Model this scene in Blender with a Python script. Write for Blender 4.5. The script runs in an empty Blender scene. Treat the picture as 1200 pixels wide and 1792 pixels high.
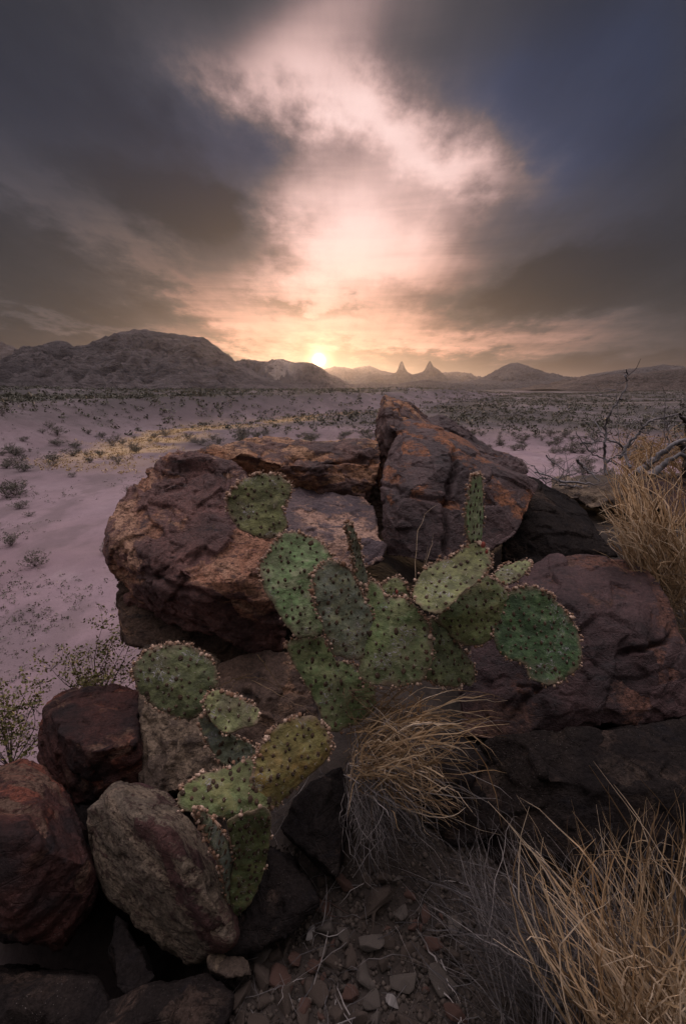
import bpy, bmesh, math, random
import numpy as np
from mathutils import Vector
R = math.radians
SC = bpy.context.scene
COL = SC.collection

# ------------------------------------------------------------------ camera, sky, sun, exposure
F = 896.0                                   # focal length in photo pixels (photo 1200 x 1792)
PITCH = math.atan(218 / F)
CAMZ = 4.2
cp, sp = math.cos(PITCH), math.sin(PITCH)
cam_d = bpy.data.cameras.new('camera')
cam_d.sensor_fit = 'VERTICAL'; cam_d.sensor_height = 36; cam_d.sensor_width = 24
cam_d.lens = 18.0
cam_d.clip_start = 0.02; cam_d.clip_end = 30000
cam = bpy.data.objects.new('camera', cam_d); COL.objects.link(cam)
cam.location = (0, 0, CAMZ); cam.rotation_euler = (math.pi / 2 - PITCH, 0, 0)
SC.camera = cam
SC.view_settings.view_transform = 'Standard'
SC.view_settings.look = 'None'
SC.view_settings.exposure = 0.0
SC.view_settings.gamma = 1.0
SC.cycles.use_denoising = True
SC.cycles.max_bounces = 5
SC.cycles.diffuse_bounces = 3
SC.cycles.volume_bounces = 0
SC.cycles.transparent_max_bounces = 6
SC.cycles.sample_clamp_indirect = 4.0

def ray(px, py):
    x = (px - 600) / F; y = -(py - 896) / F
    return np.array([x, cp + y * sp, -sp + y * cp])
def at(px, py, d):
    return np.array([0, 0, CAMZ]) + d * ray(px, py)
def at_y(px, py, Y):
    r = ray(px, py)
    return np.array([0, 0, CAMZ]) + r * (Y / r[1])
def azel(px, py):
    r = ray(px, py)
    return math.degrees(math.atan2(r[0], r[1])), math.degrees(math.atan2(r[2], math.hypot(r[0], r[1])))

# ---- tiny expression layer over shader nodes
class E:
    def __init__(s, nt, sock): s.nt, s.s = nt, sock
    def _m(s, op, *a):
        n = s.nt.nodes.new('ShaderNodeMath'); n.operation = op
        for i, v in enumerate((s,) + a):
            if isinstance(v, E): s.nt.links.new(v.s, n.inputs[i])
            else: n.inputs[i].default_value = v
        return E(s.nt, n.outputs[0])
    def __add__(s, o): return s._m('ADD', o)
    __radd__ = __add__
    def __sub__(s, o): return s._m('SUBTRACT', o)
    def __rsub__(s, o): return (s * -1.0) + o
    def __mul__(s, o): return s._m('MULTIPLY', o)
    __rmul__ = __mul__
    def __truediv__(s, o): return s._m('DIVIDE', o)
    def f(s, op, *a): return s._m(op, *a)
    def clamp(s, a=0.0, b=1.0): return s._m('MAXIMUM', a)._m('MINIMUM', b)
    def exp(s): return s._m('EXPONENT')
    def ss(s, a, b):
        n = s.nt.nodes.new('ShaderNodeMapRange'); n.interpolation_type = 'SMOOTHSTEP'
        s.nt.links.new(s.s, n.inputs['Value']); n.inputs['From Min'].default_value = a; n.inputs['From Max'].default_value = b
        return E(s.nt, n.outputs[0])
def rgb(nt, c):
    n = nt.nodes.new('ShaderNodeRGB'); n.outputs[0].default_value = (*c, 1); return E(nt, n.outputs[0])
def mix(nt, fac, a, b, mode='MIX'):
    n = nt.nodes.new('ShaderNodeMix'); n.data_type = 'RGBA'; n.blend_type = mode
    for i, v in ((0, fac), (6, a), (7, b)):
        if isinstance(v, E): nt.links.new(v.s, n.inputs[i])
        elif i == 0: n.inputs[0].default_value = v
        else: n.inputs[i].default_value = (*v, 1)
    return E(nt, n.outputs[2])
def vscale(nt, v, sc, off=(0, 0, 0), rot=(0, 0, 0)):
    n = nt.nodes.new('ShaderNodeMapping'); nt.links.new(v.s, n.inputs['Vector'])
    n.inputs['Scale'].default_value = sc; n.inputs['Location'].default_value = off; n.inputs['Rotation'].default_value = rot
    return E(nt, n.outputs[0])
def noise(nt, v, scale, detail=4, rough=0.5, dist=0.0, col=False):
    n = nt.nodes.new('ShaderNodeTexNoise')
    if v is not None: nt.links.new(v.s, n.inputs['Vector'])
    n.inputs['Scale'].default_value = scale; n.inputs['Detail'].default_value = detail
    n.inputs['Roughness'].default_value = rough; n.inputs['Distortion'].default_value = dist
    return E(nt, n.outputs[1 if col else 0])
def voro(nt, v, scale, feature='F1', out='Distance', rnd=1.0):
    n = nt.nodes.new('ShaderNodeTexVoronoi'); n.feature = feature
    nt.links.new(v.s, n.inputs['Vector']); n.inputs['Scale'].default_value = scale
    n.inputs['Randomness'].default_value = rnd
    return E(nt, n.outputs[out])
def combine(nt, x, y, z):
    n = nt.nodes.new('ShaderNodeCombineXYZ')
    for i, v in enumerate((x, y, z)):
        if isinstance(v, E): nt.links.new(v.s, n.inputs[i])
        else: n.inputs[i].default_value = v
    return E(nt, n.outputs[0])

# ---- the sky: a clear dusk sky under long smeared clouds, all by direction
SUN_AZ, SUN_EL = azel(558, 630)
W = bpy.data.worlds.new('World'); SC.world = W; W.use_nodes = True
def build_sky():
    nt = W.node_tree; nt.nodes.clear()
    out = nt.nodes.new('ShaderNodeOutputWorld'); bg = nt.nodes.new('ShaderNodeBackground')
    nt.links.new(bg.outputs[0], out.inputs['Surface'])
    tc = nt.nodes.new('ShaderNodeTexCoord'); g = E(nt, tc.outputs['Generated'])
    sep = nt.nodes.new('ShaderNodeSeparateXYZ'); nt.links.new(g.s, sep.inputs[0])
    X, Y, Z = (E(nt, sep.outputs[i]) for i in range(3))
    az = X.f('ARCTAN2', Y) * (180 / math.pi)
    el = Z.f('ARCSINE') * (180 / math.pi)
    zz = Z.f('MAXIMUM', 0.0) + 0.13
    cl = combine(nt, X / zz, Y / zz, 0.0)                    # the flat cloud deck seen in perspective
    c1 = vscale(nt, cl, (1.0, 0.42, 1.0), rot=(0, 0, R(-14)))
    wa = noise(nt, c1, 0.9, 5, 0.55) - 0.5
    wb = noise(nt, vscale(nt, c1, (1, 1, 1), (7.3, 2.1, 0)), 1.0, 5, 0.55) - 0.5
    # wisps, and streaks of the deck that run away from the viewer and so fan out from the horizon
    det = noise(nt, vscale(nt, cl, (1.0, 0.55, 1.0), (3.1, 9.7, 0), (0, 0, R(-20))), 2.0, 8, 0.62) - 0.5
    fan = noise(nt, vscale(nt, cl, (1.0, 0.14, 1.0), (5.2, 1.3, 0), (0, 0, R(12))), 2.6, 7, 0.60) - 0.5
    fine = noise(nt, vscale(nt, cl, (1.0, 0.6, 1.0), (1.1, 4.7, 0), (0, 0, R(-30))), 5.5, 6, 0.62) - 0.5
    # bars lying along the horizon
    hs = combine(nt, az * 0.030, el * 0.40, 0.0)
    hor = noise(nt, hs, 1.7, 6, 0.58, 0.5) - 0.5
    A = az + wa * 12.0 + fine * 6.0 + det * 7.0
    B = el + wb * 7.0 + fine * 4.0 + det * 4.0
    def blob(px, py, sx, sy, amp, tilt=0.0, src=None):
        a0, e0 = azel(px, py); a1, _ = azel(px + sx, py); _, e1 = azel(px, py - sy)
        sa, se = abs(a1 - a0), abs(e1 - e0)
        dx, dy = ((A - a0), (B - e0)) if src is None else ((src[0] - a0), (src[1] - e0))
        t = R(tilt); c, s = math.cos(t), math.sin(t)         # tilt > 0: falls to the right
        u = (dx * c - dy * s) * (1 / sa); v = (dx * s + dy * c) * (1 / se)
        return ((u * u + v * v) * -0.5).exp() * amp
    L = None
    for b in ((620, 410, 120, 105, .78), (560, 505, 150, 50, .52), (610, 580, 250, 34, .44),
              (830, 596, 200, 18, .44), (430, 585, 80, 34, .30),
              (530, 150, 150, 50, .42, 14), (650, 200, 80, 32, .34, 18), (450, 110, 90, 40, .16),
              (600, 20, 100, 55, .30), (520, 70, 80, 50, .12), (740, 275, 90, 30, .34, 20), (830, 320, 90, 24, .28, 12),
              (730, 440, 150, 60, .18), (600, 300, 190, 200, .26), (590, 60, 130, 90, .12),
              (280, 490, 190, 30, .22, 36), (90, 370, 120, 26, .07, 30), (250, 285, 120, 26, .10, 12),
              (960, 420, 160, 24, .07, -14), (130, 568, 150, 6, .22, 6), (900, 280, 120, 24, .06, 16),
              (370, 395, 80, 60, -.34, 24), (470, 268, 60, 45, -.16), (290, 330, 120, 50, -.10, 20), (270, 560, 150, 24, -.12),
              (845, 495, 130, 32, -.30, -6), (700, 508, 80, 14, -.16), (930, 545, 130, 22, -.12), (545, 545, 80, 8, -.28, 4)):
        bb = blob(*b[:5], tilt=b[5] if len(b) > 5 else 0.0)
        L = bb if L is None else L + bb
    near = (el * -0.07).exp()                                 # weight of the low sky
    L = L + 0.060 + blob(1000, 200, 200, 120, .035) + (det * 0.55 + fine * 0.40 + fan * 0.70) * (L * 0.9 + .22).clamp(0, .8) + hor * near.clamp() * 1.25 * (L * 1.6).clamp(0, .9)
    L = (L * 0.86).clamp(0.01, 1.2)
    ramp = nt.nodes.new('ShaderNodeValToRGB'); nt.links.new((L * 0.77).s, ramp.inputs[0])
    cr = ramp.color_ramp; cr.interpolation = 'B_SPLINE'
    stops = [(0.0, (.014, .016, .022)), (.10, (.034, .034, .042)), (.26, (.102, .089, .098)), (.42, (.32, .235, .232)),
             (.62, (.74, .53, .50)), (.80, (.99, .77, .74)), (1.0, (1.01, .86, .82))]
    cr.elements[0].position, cr.elements[1].position = 0, 1
    for p, c in stops[1:-1]: cr.elements.new(p)
    for e, (p, c) in zip(cr.elements, stops): e.color = (*c, 1)
    col = E(nt, ramp.outputs[0])
    # clear blue between the clouds
    blue = (blob(885, 235, 110, 80, 1.2) + blob(1080, 80, 130, 110, .75) + blob(480, 255, 75, 55, .45) + blob(350, 240, 100, 90, .35)
            + blob(760, 390, 60, 40, .25) + blob(60, 180, 200, 160, .45) + blob(1120, 300, 120, 160, .4) + blob(980, 300, 120, 60, .4)).clamp()
    blue = blue * (1 - L.ss(.16, .42))
    col = mix(nt, L.ss(.15, .45) * .8, col, mix(nt, 1.0, col, (1.07, .955, .93), 'MULTIPLY'))
    col = mix(nt, blue * 0.85, col, mix(nt, 1.0, col, (.72, 1.05, 1.80), 'MULTIPLY'))
    # warm low sky
    warm = ((el * el) * -0.008).exp() * ((az * az) * -0.0011).exp()
    wc = mix(nt, L.ss(.12, .5), (1.05, .93, .84), (1.10, .755, .53))
    col = mix(nt, warm.clamp(0, .95), col, mix(nt, 1.0, col, wc, 'MULTIPLY'))
    brown = blob(250, 470, 190, 60, .7, 34) + blob(880, 500, 160, 60, .5)
    col = mix(nt, brown.clamp(), col, mix(nt, 1.0, col, (1.08, .98, .87), 'MULTIPLY'))
    # the sun and its aureole
    sa = (az - SUN_AZ); se = (el - SUN_EL)
    r2 = sa * sa + se * se
    glow = (r2 * (-.5 / .75 ** 2)).exp() * 1.1 + (r2 * (-.5 / 1.9 ** 2)).exp() * .34 + (r2 * (-.5 / 5.0 ** 2)).exp() * .10
    col = mix(nt, 1.0, col, mix(nt, 1.0, (1.0, .66, .34), combine_col(nt, glow), 'MULTIPLY'), 'ADD')
    disc = (r2 * (-.5 / .30 ** 2)).exp() * 9.0
    col = mix(nt, 1.0, col, mix(nt, 1.0, (1.0, .88, .66), combine_col(nt, disc), 'MULTIPLY'), 'ADD')
    # unseen sky overhead, behind and far left: brightness made up to light the foreground
    up = el.ss(33, 62)
    back = (Y * -1.0).ss(-.15, .75)
    lf = (X * -1.0).ss(.62, .95)
    upc = mix(nt, 1.0, SKY_UP, combine_col(nt, Y.ss(-.55, .55) * .75 + .50), 'MULTIPLY')
    rest = mix(nt, back, upc, SKY_BACK)
    col = mix(nt, (up.f('MAXIMUM', back)).clamp(), col, rest)
    col = mix(nt, lf * 0.6, col, SKY_LEFT)
    # clear air above the clouds
    sky = nt.nodes.new('ShaderNodeTexSky'); sky.sky_type = 'NISHITA'; sky.sun_disc = False
    sky.sun_elevation = R(SUN_EL); sky.sun_rotation = R(SUN_AZ)
    nish = mix(nt, 1.0, E(nt, sky.outputs[0]), (.05, .05, .05), 'MULTIPLY')
    col = mix(nt, 1.0, col, mix(nt, 1.0, nish, (.07, .07, .07), 'MULTIPLY'), 'ADD')   # nearly all of it hidden by the deck
    nt.links.new(col.s, bg.inputs['Color']); bg.inputs['Strength'].default_value = 1.0
def combine_col(nt, v):
    n = nt.nodes.new('ShaderNodeCombineColor')
    for i in range(3): nt.links.new(v.s, n.inputs[i])
    return E(nt, n.outputs[0])
SKY_UP = (2.6, 2.25, 2.36)
SKY_BACK = (.12, .112, .11)
SKY_LEFT = (.6, .5, .53)
build_sky()
sun_d = bpy.data.lights.new('sun', 'SUN'); sun_d.energy = 1.8; sun_d.angle = R(1.5); sun_d.color = (1, .62, .36)
sun = bpy.data.objects.new('sun', sun_d); COL.objects.link(sun)
sd = Vector((math.sin(R(SUN_AZ)) * math.cos(R(SUN_EL)), math.cos(R(SUN_AZ)) * math.cos(R(SUN_EL)), math.sin(R(SUN_EL))))
sun.rotation_euler = sd.to_track_quat('Z', 'Y').to_euler()
sun.location = (0, 40, 20)

# ------------------------------------------------------------------ noise in numpy
_G = np.random.RandomState(5).normal(size=(256, 3)); _G /= np.linalg.norm(_G, axis=1)[:, None]
def _hash(i, seed):
    i = i.astype(np.int64)
    h = (i[..., 0] * 73856093) ^ (i[..., 1] * 19349663) ^ (i[..., 2] * 83492791) ^ (seed * 2654435)
    h = (h ^ (h >> 13)) * 1274126177 & 0x7fffffff
    return (h ^ (h >> 16)) & 0x7fffffff
def gnoise(p, seed=0):
    i = np.floor(p); f = p - i; u = f * f * f * (f * (f * 6 - 15) + 10)
    r = np.zeros(len(p))
    for a in (0, 1):
        for b in (0, 1):
            for c in (0, 1):
                o = np.array([a, b, c]); g = _G[_hash(i + o, seed) & 255]
                w = np.prod(np.where(o, u, 1 - u), axis=1)
                r += w * np.einsum('ij,ij->i', g, f - o)
    return r * 1.5
def fbm(p, o=4, seed=0, gain=.5, lac=2.03):
    r = np.zeros(len(p)); a = 1.0
    for k in range(o):
        r += a * gnoise(p, seed + k * 17); p = p * lac + 3.7; a *= gain
    return r
def ridged(p, o=4, seed=0):
    r = np.zeros(len(p)); a = 1.0
    for k in range(o):
        r += a * (1 - 2 * np.abs(gnoise(p, seed + k * 13))); p = p * 2.07 + 1.3; a *= .5
    return r
def chips(p, seed=0):
    """random tilted plane in every voronoi cell: fractured facets; also the distance to the cell border"""
    i = np.floor(p); best = np.full(len(p), 9.0); sec = np.full(len(p), 9.0); val = np.zeros(len(p)); idv = np.zeros(len(p))
    for a in (-1, 0, 1):
        for b in (-1, 0, 1):
            for c in (-1, 0, 1):
                cc = i + np.array([a, b, c]); h = _hash(cc, seed)
                ctr = cc + np.stack([(h & 255) / 255., ((h >> 8) & 255) / 255., ((h >> 16) & 255) / 255.], 1)
                dv = p - ctr; d = np.einsum('ij,ij->i', dv, dv)
                m = d < best
                sec = np.where(m, best, np.minimum(sec, d)); best = np.where(m, d, best)
                g = _G[(h >> 5) & 255]
                val = np.where(m, np.einsum('ij,ij->i', g, dv), val); idv = np.where(m, ((h >> 3) & 1023) / 1023., idv)
    return val, np.sqrt(sec) - np.sqrt(best), idv
def sstep(x, a, b):
    t = np.clip((x - a) / (b - a), 0, 1); return t * t * (3 - 2 * t)

# ------------------------------------------------------------------ object helpers
def tag(o, label=None, cat=None, group=None, kind=None):
    if label: o['label'] = label
    if cat: o['category'] = cat
    if group: o['group'] = group
    if kind: o['kind'] = kind
    return o
def mesh_np(name, v, faces, mat, parent=None, smooth=True, attrs=None, origin=None):
    v = np.asarray(v, float); faces = np.asarray(faces)
    me = bpy.data.meshes.new(name)
    if origin is not None: v = v - np.asarray(origin)
    me.vertices.add(len(v)); me.vertices.foreach_set('co', v.astype(np.float32).ravel())
    n, k = faces.shape
    me.loops.add(n * k); me.loops.foreach_set('vertex_index', faces.astype(np.int32).ravel())
    me.polygons.add(n); me.polygons.foreach_set('loop_start', np.arange(0, n * k, k, dtype=np.int32))
    me.polygons.foreach_set('loop_total', np.full(n, k, np.int32))
    me.update(calc_edges=True)
    if smooth: me.polygons.foreach_set('use_smooth', np.ones(n, bool))
    for an, av in (attrs or {}).items():
        a = me.attributes.new(an, 'FLOAT', 'POINT'); a.data.foreach_set('value', np.asarray(av, np.float32))
    me.materials.append(mat)
    o = bpy.data.objects.new(name, me); COL.objects.link(o)
    if origin is not None: o.location = origin
    if parent is not None: o.parent = parent
    return o
def empty(name, loc):
    o = bpy.data.objects.new(name, None); COL.objects.link(o); o.location = loc; o.empty_display_size = .1; return o
def new_mat(name):
    m = bpy.data.materials.new(name); m.use_nodes = True; nt = m.node_tree
    b = nt.nodes['Principled BSDF']; b.inputs['Specular IOR Level'].default_value = .3
    return m, nt, b
def obj_co(nt): return E(nt, nt.nodes.new('ShaderNodeTexCoord').outputs['Object'])
def attr(nt, name):
    n = nt.nodes.new('ShaderNodeAttribute'); n.attribute_name = name; return E(nt, n.outputs['Fac'])
def bump(nt, b, h, strength=.5, dist=.01):
    n = nt.nodes.new('ShaderNodeBump'); n.inputs['Strength'].default_value = strength; n.inputs['Distance'].default_value = dist
    nt.links.new(h.s, n.inputs['Height']); nt.links.new(n.outputs[0], b.inputs['Normal'])

# ------------------------------------------------------------------ ground
def g_mound(x, y):
    """height of the rocky knoll the camera stands on, relative to the camera"""
    n = fbm(np.stack([x * .9, y * .9, x * 0], 1), 4, 3) * .10
    top = (-1.31 + .27 * sstep(y, .85, 1.35) * np.exp(-((x - .12) / .36) ** 2) + .18 * sstep(y, 1.3, 2.1)
           + .36 * sstep(x + .35 * y, 1.7, 2.7) + n * .35)
    top = top - .30 * (1 - sstep(x, -.55, -.20)) * (1 - sstep(y, 1.1, 1.5))
    lx = 1.6 * (1 - sstep(y, .85, 1.35))
    xl = .32 * np.clip(y - 1.2, 0, 1.2)
    left = sstep(x - xl + lx, -1.20, -.78)            # 0 outside on the left
    yb = 3.1 + 1.6 * sstep(x, .9, 2.4)
    back = 1 - sstep(y, yb, yb + .9)
    far = 1 - sstep(np.hypot(x, y), 6.0, 9.0)
    m1 = left * back
    # broad skirt down to the plain
    dx = np.maximum(-.85 + xl - lx - x, 0); dy = np.maximum(y - (yb + .1), 0); dr = np.maximum(np.hypot(x, y) - 7, 0)
    sk = -1.75 - .95 * np.hypot(dx, dy) - .5 * dr + n * 2
    core = np.where(m1 > 0, sk + (np.maximum(top, sk) - sk) * m1, sk)
    return core
def ground(x, y):
    x = np.asarray(x, float); y = np.asarray(y, float)
    r = np.hypot(x, y)
    q = np.stack([x, y, x * 0], 1)
    plain = fbm(q * .05, 3, 11) * .35 * sstep(r, 5, 30) + fbm(q * .012, 3, 21) * 1.2 * sstep(r, 40, 160)
    plain += fbm(q * .45, 3, 31) * .05 + fbm(q * 2.2, 2, 37) * .012 * (r < 30)
    foot = -18 + 4 * gnoise(q * .03, 8) + np.maximum(y - 52, 0) * .42      # foot of the low bench on the left
    plain += 3.1 * sstep(foot - x, -1, 11) * sstep(y, -30, 5) * (1 - sstep(r, 260, 420))
    plain += 2.0 * sstep(x - 70 - .15 * y, 0, 120) * sstep(y, 30, 120)
    k = g_mound(x, y) + CAMZ
    d = k - plain
    h = np.clip(.5 + .5 * d / .35, 0, 1)
    return plain * (1 - h) + k * h + .35 * h * (1 - h)
def gz(x, y): return float(ground(np.array([x]), np.array([y]))[0])

def mat_ground():
    m, nt, b = new_mat('ground_sand'); c = obj_co(nt)
    dirt, yel, scr = attr(nt, 'dirt'), attr(nt, 'yellow'), attr(nt, 'scrub')
    n1 = noise(nt, c, .12, 6, .6); n2 = noise(nt, c, 1.3, 6, .65); n3 = noise(nt, c, 14, 5, .65)
    sand = mix(nt, n1.ss(.35, .68), (.205, .143, .162), (.285, .210, .236))
    sand = mix(nt, n2.ss(.42, .72) * .5, sand, (.17, .127, .137))
    sand = mix(nt, (noise(nt, c, 6, 4, .6)).ss(.60, .72) * .55, sand, (.15, .11, .115))
    chn = noise(nt, vscale(nt, c, (1, .45, 1), rot=(0, 0, R(25))), .35, 6, .62); sand = mix(nt, chn.ss(.50, .60) * .55, sand, (.125, .096, .102)); sand = mix(nt, (1 - chn.ss(.30, .42)) * .45, sand, (.34, .275, .29))
    sand = mix(nt, noise(nt, c, 26, 4, .7).ss(.56, .66) * .5, sand, (.12, .092, .09))
    peb = voro(nt, c, 9); sand = mix(nt, (1 - peb.ss(.05, .14)) * .65, sand, (.12, .09, .09))
    wash = mix(nt, n2.ss(.3, .7), (.150, .122, .130), (.105, .085, .090))
    far = mix(nt, noise(nt, vscale(nt, c, (1, .55, 1)), .06, 7, .72).ss(.36, .56), wash, (.042, .037, .036))
    sand = mix(nt, scr, sand, far)
    sand = mix(nt, (yel * (n2 * .9 + .5)).clamp(), sand, (.47, .33, .18))
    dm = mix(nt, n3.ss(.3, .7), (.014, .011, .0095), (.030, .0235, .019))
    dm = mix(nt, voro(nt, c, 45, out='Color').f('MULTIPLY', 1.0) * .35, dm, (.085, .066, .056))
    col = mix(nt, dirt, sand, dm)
    nt.links.new(col.s, b.inputs['Base Color']); b.inputs['Roughness'].default_value = .95
    h = n3 * .5 + noise(nt, c, 60, 3, .6) * .2 + n2 * .6 - (1 - peb.ss(.03, .15)) * -.25
    bump(nt, b, h, .5, .03)
    return m
def build_ground():
    rr = np.concatenate([[.0], np.geomspace(.25, 12000, 430)])
    aa = np.concatenate([np.arange(-48, 48.01, .30), np.arange(50, 311.9, 2.4)])
    aa = np.radians(aa); na = len(aa)
    RR, AA = np.meshgrid(rr, aa, indexing='ij')
    x = (RR * np.sin(AA)).ravel(); y = (RR * np.cos(AA)).ravel()
    z = ground(x, y)
    v = np.stack([x, y, z], 1)
    i = np.arange(len(rr) - 1)[:, None] * na; j = np.arange(na)[None, :]; jn = (j + 1) % na
    f = np.stack([i + j, i + jn, i + na + jn, i + na + j], -1).reshape(-1, 4)
    r = np.hypot(x, y)
    q = np.stack([x, y, x * 0], 1)
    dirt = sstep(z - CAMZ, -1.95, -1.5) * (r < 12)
    foot = -18 + 4 * gnoise(q * .03, 8) + np.maximum(y - 52, 0) * .42
    yel = np.exp(-((x - foot - 4 - 1.5 * fbm(q * .1, 2, 4)) / 3.0) ** 2) * sstep(y, 24, 36) * (1 - sstep(y, 66, 90)) * sstep(fbm(q * .22, 4, 41), -.35, .25)
    scr = sstep(r + 16 * fbm(q * .03, 3, 51), 26, 62) * (1 - .40 * np.exp(-((x - foot) / 9.0) ** 2))
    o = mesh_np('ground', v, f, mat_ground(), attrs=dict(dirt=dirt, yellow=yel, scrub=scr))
    tag(o, 'pinkish desert sand plain rising to the dark rocky knoll', 'ground', kind='structure')
build_ground()

# ------------------------------------------------------------------ hills
def mat_hill(name, c1, c2, c3, s):
    m, nt, b = new_mat(name); c = obj_co(nt)
    n1 = noise(nt, c, .02 * s, 7, .65); n2 = noise(nt, vscale(nt, c, (1, 1, 3)), .09 * s, 7, .7); n3 = noise(nt, c, .55 * s, 4, .7)
    col = mix(nt, n1.ss(.36, .64), c1, c2)
    col = mix(nt, n2.ss(.48, .66) * .7, col, c3)
    sx = nt.nodes.new('ShaderNodeSeparateXYZ'); nt.links.new(c.s, sx.inputs[0])
    lay = noise(nt, combine(nt, n1 * 1.5, 0.0, E(nt, sx.outputs[2]) * .16 * s), 2.0, 5, .65); col = mix(nt, lay.ss(.50, .58) * .22, col, c3); col = mix(nt, (1 - lay.ss(.36, .44)) * .18, col, c2)
    dots = voro(nt, c, .16 * s).ss(.1, .35)
    col = mix(nt, (1 - dots) * .7 * n3.ss(.35, .6), col, (.035, .036, .03))
    pale = attr(nt, 'pale')
    col = mix(nt, (pale * n2.ss(.3, .5) * 1.2).clamp(), col, (.50, .42, .38))
    nt.links.new(col.s, b.inputs['Base Color']); b.inputs['Roughness'].default_value = .95
    bump(nt, b, n2 * 1.0 + n3 * .5, 1.0, 8.0 / s)
    return m
def hill(name, label, prof, D, W, mat, cliff=0.0, rough=1.0, seed=1, back=1.0, pale=None, rows=90, cols=260, pw=1.25, foot=0.0):
    px = np.array([p[0] for p in prof], float); py = np.array([p[1] for p in prof], float)
    ridge = np.array([at_y(a, b, D) for a, b in zip(px, py)])
    xs = np.linspace(ridge[0, 0], ridge[-1, 0], cols)
    hz = np.interp(xs, ridge[:, 0], ridge[:, 2])
    pxs = np.interp(xs, ridge[:, 0], px)
    scale = hz.max()
    kq = np.stack([xs / scale, xs * 0, xs * 0 + seed], 1)
    hz = hz + fbm(kq * 6, 6, seed, .62) * .020 * scale * rough
    s = np.concatenate([np.linspace(-1, 0, rows), np.linspace(0, 1, rows // 2)[1:]])
    S, X = np.meshgrid(s, xs, indexing='ij'); HZ = np.broadcast_to(hz, S.shape)
    Yw = D + np.where(S < 0, S * W, S * W * back)
    t = 1 - np.abs(S)
    # a wandering ridge line and gullies that run downhill
    p = np.stack([X.ravel() / scale, Yw.ravel() / scale, 0 * X.ravel() + seed], 1)
    gul = ridged(p * np.array([1.9, .75, 1]) + .35 * fbm(p * 1.3, 3, seed + 2)[:, None], 5, seed).reshape(S.shape)
    det = fbm(p * 6, 4, seed + 5).reshape(S.shape)
    shp = t ** pw
    if cliff: shp = (1 - cliff) * shp + cliff * sstep(t + .05 * gul, .72, .86)
    z = HZ * shp + rough * scale * ((gul - .9) * .20 + det * .08) * (np.sin(np.pi * np.clip(t, 0, 1)) ** .8) * np.clip(HZ / scale * 1.6, .15, 1)
    z = z - 2.0 * (1 - t) ** 3 - .6 + foot * t * (1 - t)
    v = np.stack([X.ravel(), Yw.ravel(), z.ravel()], 1)
    nr, nc = S.shape
    i = np.arange(nr - 1)[:, None] * nc; j = np.arange(nc - 1)[None, :]
    f = np.stack([i + j, i + j + 1, i + nc + j + 1, i + nc + j], -1).reshape(-1, 4)
    pl = np.zeros(S.shape)
    if pale:
        PX = np.broadcast_to(pxs, S.shape)
        pl = np.exp(-((PX - pale[0]) / pale[1]) ** 2) * np.exp(-((t - pale[2]) / pale[3]) ** 2)
    o = mesh_np(name, v, f, mat, attrs=dict(pale=pl.ravel()), origin=(float(xs.mean()), D, 0))
    tag(o, label, 'hill', kind='structure'); return o
MH = mat_hill('hill_rock', (.092, .078, .082), (.17, .142, .143), (.045, .038, .040), 1.0)
MF = mat_hill('far_rock', (.13, .115, .12), (.19, .165, .16), (.08, .075, .08), .3)
MB = mat_hill('brown_hill', (.12, .092, .082), (.17, .13, .115), (.07, .06, .055), 1.0)
hill('mesa', 'broad dark flat-topped mesa on the left', [(-260, 660), (-150, 664), (-60, 660), (0, 654), (25, 641), (48, 627), (65, 614), (78, 600), (105, 594), (118, 597), (130, 606), (160, 600), (200, 585), (215, 579), (235, 575), (255, 574), (280, 580), (320, 585), (358, 590), (380, 605), (400, 622), (415, 631), (440, 648), (480, 664), (530, 676), (600, 682)],
     520, 165, MH, cliff=.13, seed=3, pw=1.35)
hill('mountain', 'low jagged ridge with pale cliffs below the setting sun', [(380, 650), (415, 632), (435, 628), (455, 631), (472, 632), (482, 628), (496, 628), (515, 634), (535, 633), (552, 637), (562, 643), (575, 653), (600, 665), (625, 676), (660, 684)],
     820, 280, MH, cliff=.2, seed=9, pale=(505, 26, .72, .17), rough=1.1)
hill('mountain', 'dark slope at the far left edge behind the mesa', [(-180, 600), (-60, 580), (0, 596), (22, 606), (44, 622), (62, 640), (90, 676)], 1300, 200, MH, seed=14, pw=1.5)
hill('mountain', 'faint hazy range on the skyline beyond the twin peaks', [(500, 660), (560, 648), (585, 641), (600, 642), (615, 645), (630, 642), (645, 639), (655, 643), (665, 648), (692, 653), (730, 656), (785, 651), (800, 650), (815, 654), (830, 659), (870, 668), (920, 676)],
     4200, 900, MF, seed=21, rough=1.3)
hill('mountain', 'distant pair of pointed ear-shaped peaks on a shared ridge', [(600, 676), (630, 664), (645, 656), (660, 652), (672, 657), (686, 655), (693, 651), (696, 645), (699, 636), (701, 632), (704, 632), (706, 637), (709, 645), (713, 651), (722, 655), (731, 653), (738, 651), (743, 646), (747, 639), (750, 632), (753, 631), (755, 635), (758, 641), (763, 644), (768, 647), (774, 653), (784, 661), (800, 667), (835, 677)],
     2600, 170, MF, seed=25, rough=.8, pw=1.5, cols=520)
hill('hill', 'rounded grey hill standing alone right of the twin peaks', [(770, 677), (810, 668), (845, 662), (858, 654), (875, 643), (890, 636), (905, 634), (918, 638), (932, 645), (950, 652), (972, 656), (1000, 664), (1050, 676)],
     1900, 500, MF, seed=33, rough=.7)
hill('hill', 'long low ridge on the right skyline', [(960, 672), (1010, 661), (1050, 652), (1090, 646), (1120, 643), (1140, 641), (1158, 637), (1180, 642), (1230, 643), (1330, 640), (1420, 660)], 1500, 500, MF, seed=37)
hill('hill', 'low brown hill in front of the right skyline ridge', [(960, 680), (1000, 667), (1025, 659), (1055, 654), (1100, 656), (1150, 648), (1200, 643), (1300, 634), (1420, 640), (1500, 668)], 520, 230, MB, seed=41)
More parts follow.
